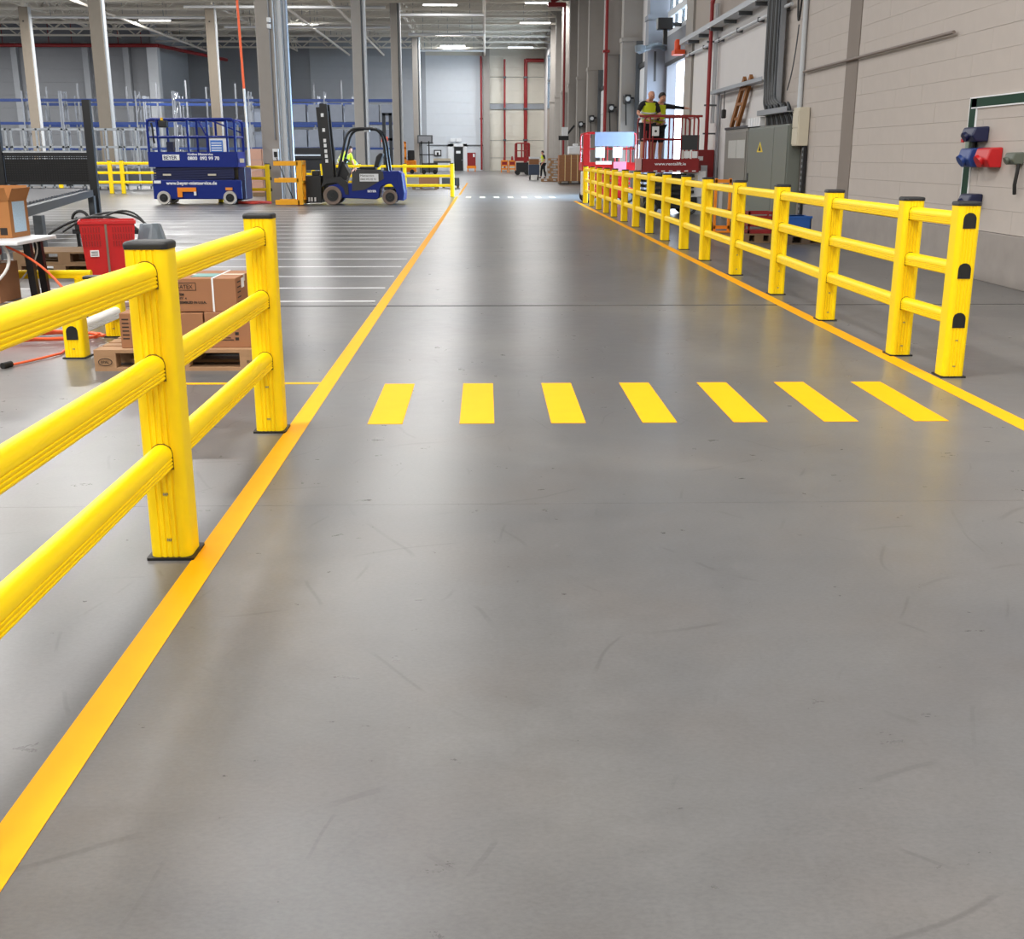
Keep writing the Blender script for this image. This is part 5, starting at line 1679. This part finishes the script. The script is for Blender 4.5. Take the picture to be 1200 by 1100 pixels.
# ---- wrapped pallets behind the blue lift
for i, x in enumerate((-13.0, -11.9, -10.7, -9.4)):
    t = thing('wrapped_pallet', 'pale wrapped pallet load, %s behind the blue scissor lift' % ('first from the frames', 'second from the frames', 'third from the frames', 'nearest to the cartons')[i], 'pallet load', (x, 52, 0), 0, 'wrapped pallet loads behind the lift')
    MB().box(0, 0.95, 0, 0.8, 0.15, 1.0 + 0.25 * ((i * 7) % 3)).build('load', TARP, t, bevel=0.04)
    MB().box(0, 0.95, 0, 0.8, 0, 0.14).build('pallet_base', OLDWOOD, t)
    MB().box(0.2, 0.75, -0.012, 0.0, 0.5, 0.9).build('notice', PAPER, t)

# ---- pallet racks at the back
UPR = MB().box(0, 0.11, 0, 0.09, 0, 6.1).mesh('upright', mat('rack_grey_paint', (140, 146, 156), 0.5))
names = ('first', 'second', 'third', 'fourth')
for row, (y, xs) in enumerate(((88, (-40, -31.6, -23.2, -14.8)), (95, (-35.8, -27.4, -19.0)))):
    for i, x in enumerate(xs):
        t = thing('pallet_rack', 'tall pallet rack with blue beams, %s from the hall corner in the %s row' % (names[i], 'nearer' if row == 0 else 'farther'), 'rack', (x, y, 0), 0, 'pallet racks at the back of the hall')
        for k in range(4):
            for dy in (0, 1.0):
                u = put('upright', UPR, t, (2.75 * k - 0.05, dy, 0))
            m = MB()
            for j in range(6):
                m.bar((2.75 * k, 0.05, 0.3 + j), (2.75 * k, 1.05, 1.2 + j if j < 5 else 6.0), 0.05)
            m.build('frame_brace', STEEL, t)
        for k in range(3):
            for z in (1.9, 3.72, 5.38):
                MB().box(2.75 * k + 0.06, 2.75 * (k + 1) - 0.05, -0.03, 0.03, z, z + 0.17).build('beam', RBLUE, t)
                MB().box(2.75 * k + 0.06, 2.75 * (k + 1) - 0.05, 1.03, 1.08, z, z + 0.17).build('beam', RBLUE, t)
            if (row == 0 and i == 3) or (row == 1 and i == 2):
                for z0 in (2.1, 3.92):
                    for q in range(2):
                        MB().box(2.75 * k + 0.2 + 1.3 * q, 2.75 * k + 1.3 + 1.3 * q, 0.15, 1.0, z0, z0 + 1.25).build('stored_load', mat('pale_grey_load', (120, 128, 142), 0.6, 0, .12, 3), t)
# some loose uprights leaning behind the racks
ORD = ('first', 'second', 'third', 'fourth', 'fifth', 'sixth', 'seventh', 'eighth', 'ninth', 'tenth', 'eleventh', 'twelfth')
for i in range(12):
    x = -34 + i * 2.05
    t = thing('steel_post', 'tall pale steel post among the pallet racks, %s counted from the hall corner' % ORD[i], 'post', (x, 91.5 + (i % 3), 0), 0, 'steel posts among the racks')
    MB().box(0, 0.12, 0, 0.1, 0, 6.6 + 0.3 * (i % 3)).build('post', STEEL, t)
    MB().box(-0.05, 0.17, -0.03, 0.13, 0, 0.02).build('foot_plate', STEEL, t)

# ---- roof pipes and hanging lines
for x, lab in ((-26.5, 'cream sprinkler pipe along the roof between the two leftmost column rows'), (-13.4, 'cream sprinkler pipe along the roof left of the near grey column'), (0.0, 'cream sprinkler pipe along the roof above the lane'), (-10, 'cream sprinkler pipe along the roof nearest left of the main columns')):
    t = thing('sprinkler_pipe', lab, 'pipe', (x, 66, 11.1))
    MB().cyl((0, 0, 0), (0, 51.5, 0), 0.10, 10).build('pipe', PIPEW, t, True)
    for k in range(13):
        MB().cyl((0, 2 + 4 * k, 0.05), (0, 2 + 4 * k, 1.6), 0.02, 6).build('hanger', STEEL, t)
for y, lab in ((84, 'white cross pipe under the roof nearest over the lane'), (97, 'white cross pipe under the roof, middle one over the lane'), (111.5, 'white cross pipe under the roof next to the far wall')):
    t = thing('cross_pipe', lab, 'pipe', (0, y, 11.0))
    MB().cyl((-6.2, 0, 0), (0, 0, 0), 0.10, 10).build('pipe', WPLAST, t, True)
    for x in (-5, -3, -1):
        MB().cyl((x, 0, 0.05), (x, 0, 1.6), 0.02, 6).build('hanger', STEEL, t)
for y, x0, x1, lab in ((80, -20, -6.6, 'white cross pipe under the roof beside the near grey column'), (92, -20, -6.6, 'white cross pipe under the roof behind the near grey column'), (86, -33, -20, 'white cross pipe under the left part of the roof')):
    t = thing('cross_pipe', lab, 'pipe', (0, y, 11.0))
    MB().cyl((x0, 0, 0), (x1, 0, 0), 0.09, 10).build('pipe', WPLAST, t, True)
    for k in range(3):
        MB().cyl((x0 + 2 + 4 * k, 0, 0.05), (x0 + 2 + 4 * k, 0, 1.6), 0.02, 6).build('hanger', STEEL, t)
t = thing('sprinkler_main', 'dark red sprinkler main along the top of the grey left wall', 'pipe', (0, 104.3, 10.75))
MB().cyl((-45, 0, 0), (-28.6, 0, 0), 0.16, 10).build('pipe', DRED, t, True)
MB().cyl((-28.6, 0, 0), (-25.5, 13.0, -0.15), 0.16, 10).build('bend', DRED, t, True)
for k in range(8):
    MB().cyl((-44 + 2 * k, 0, 0.1), (-44 + 2 * k, 0, 1.9), 0.03, 6).build('hanger', DRED, t)
t = thing('hanging_hose', 'orange and white hose hanging straight from the roof left of the near grey column', 'hose', (-9.6, 47, 0))
MB().cyl((0, 0, 4.0), (-0.15, 0, 12.5), 0.05, 8).build('upper_hose', CORD, t, True)
MB().cyl((0.05, 0, 0.6), (0, 0, 4.0), 0.05, 8).build('lower_hose', WCORD, t, True)

# ================================================================== LAMPS
HOUS = MB().box(-0.22, 0.22, -0.10, 0.10, 0.06, 0.16).mesh('housing', WPLAST)


def lamp(x, y, z=11.2, label=None, w=LAMP_W):
    t = thing('ceiling_lamp', label or 'long white strip lamp hanging unseen under the roof', 'lamp', (x, y, z), 0, 'strip lamps under the roof')
    MB().box(-1.2, 1.2, -0.16, 0.16, 0.06, 0.14).build('housing', WPLAST, t)
    MB().box(-1.15, 1.15, -0.14, 0.14, 0.0, 0.06).build('diffuser', LAMPM, t)
    for s in (-0.9, 0.9):
        MB().cyl((s, 0, 0.14), (s, 0, 12.6 - z), 0.015, 6).build('hanger', STEEL, t)
    ld = bpy.data.lights.new('lamp_light', 'AREA')
    ld.shape = 'RECTANGLE'
    ld.size, ld.size_y = 2.4, 0.5
    ld.energy = w
    ld.color = (1.0, 0.985, 0.965)
    lo = bpy.data.objects.new('lamp_light', ld)
    COL.objects.link(lo)
    lo.parent = t
    lo.location = (0, 0, -0.03)


far = {(-3, 81.5): 'bright strip lamp nearest over the lane', (-3, 101): 'bright strip lamp farthest over the lane', (-14.1, 93): 'bright strip lamp just right of the near grey column',
       (-13.4, 77): 'bright strip lamp half hidden by the near grey column', (-24.6, 78): 'bright strip lamp nearest on the left part of the roof', (-25, 91): 'bright strip lamp farther on the left part of the roof'}
for (x, y), lab in far.items():
    lamp(x, y, 11.3, lab, LAMP_W * (2.2 if x < -10 else 0.9))
for (x, y) in ((-41, 78), (-43, 93), (-38, 70), (-31, 68)):
    lamp(x, y, w=LAMP_W * 2.2)  # extra lamps added out of view to brighten the left and back walls
for x in (-3, -14, -25, -37):
    for y in (-6, 5, 16, 27, 38, 49, 60):
        if x < -30 and y < 20:
            continue
        lamp(x, y, w=LAMP_W * ((1.2 if x == -3 else 1.9) if y < 0 else 0.35 if x == -3 and 10 < y < 30 else 0.55 if x == -3 and y > 30 else 1.25))
for (x, y, z, lab) in ((3.9, 79.5, 11.2, 'slim strip lamp nearest by the right wall'), (3.9, 91, 11.2, 'slim strip lamp second by the right wall'), (3.4, 111, 11.2, 'slim strip lamp farthest by the right wall')):
    lamp(x, y, z, lab, LAMP_W * 0.8)
for y in (-9, 3):
    lamp(4.0, y, 11.2, w=LAMP_W * 1.0)  # unseen lamps added to light the left barrier from behind the camera
lamp(-3, 112, 11.4, 'strip lamp close to the far white wall', LAMP_W * 0.6)
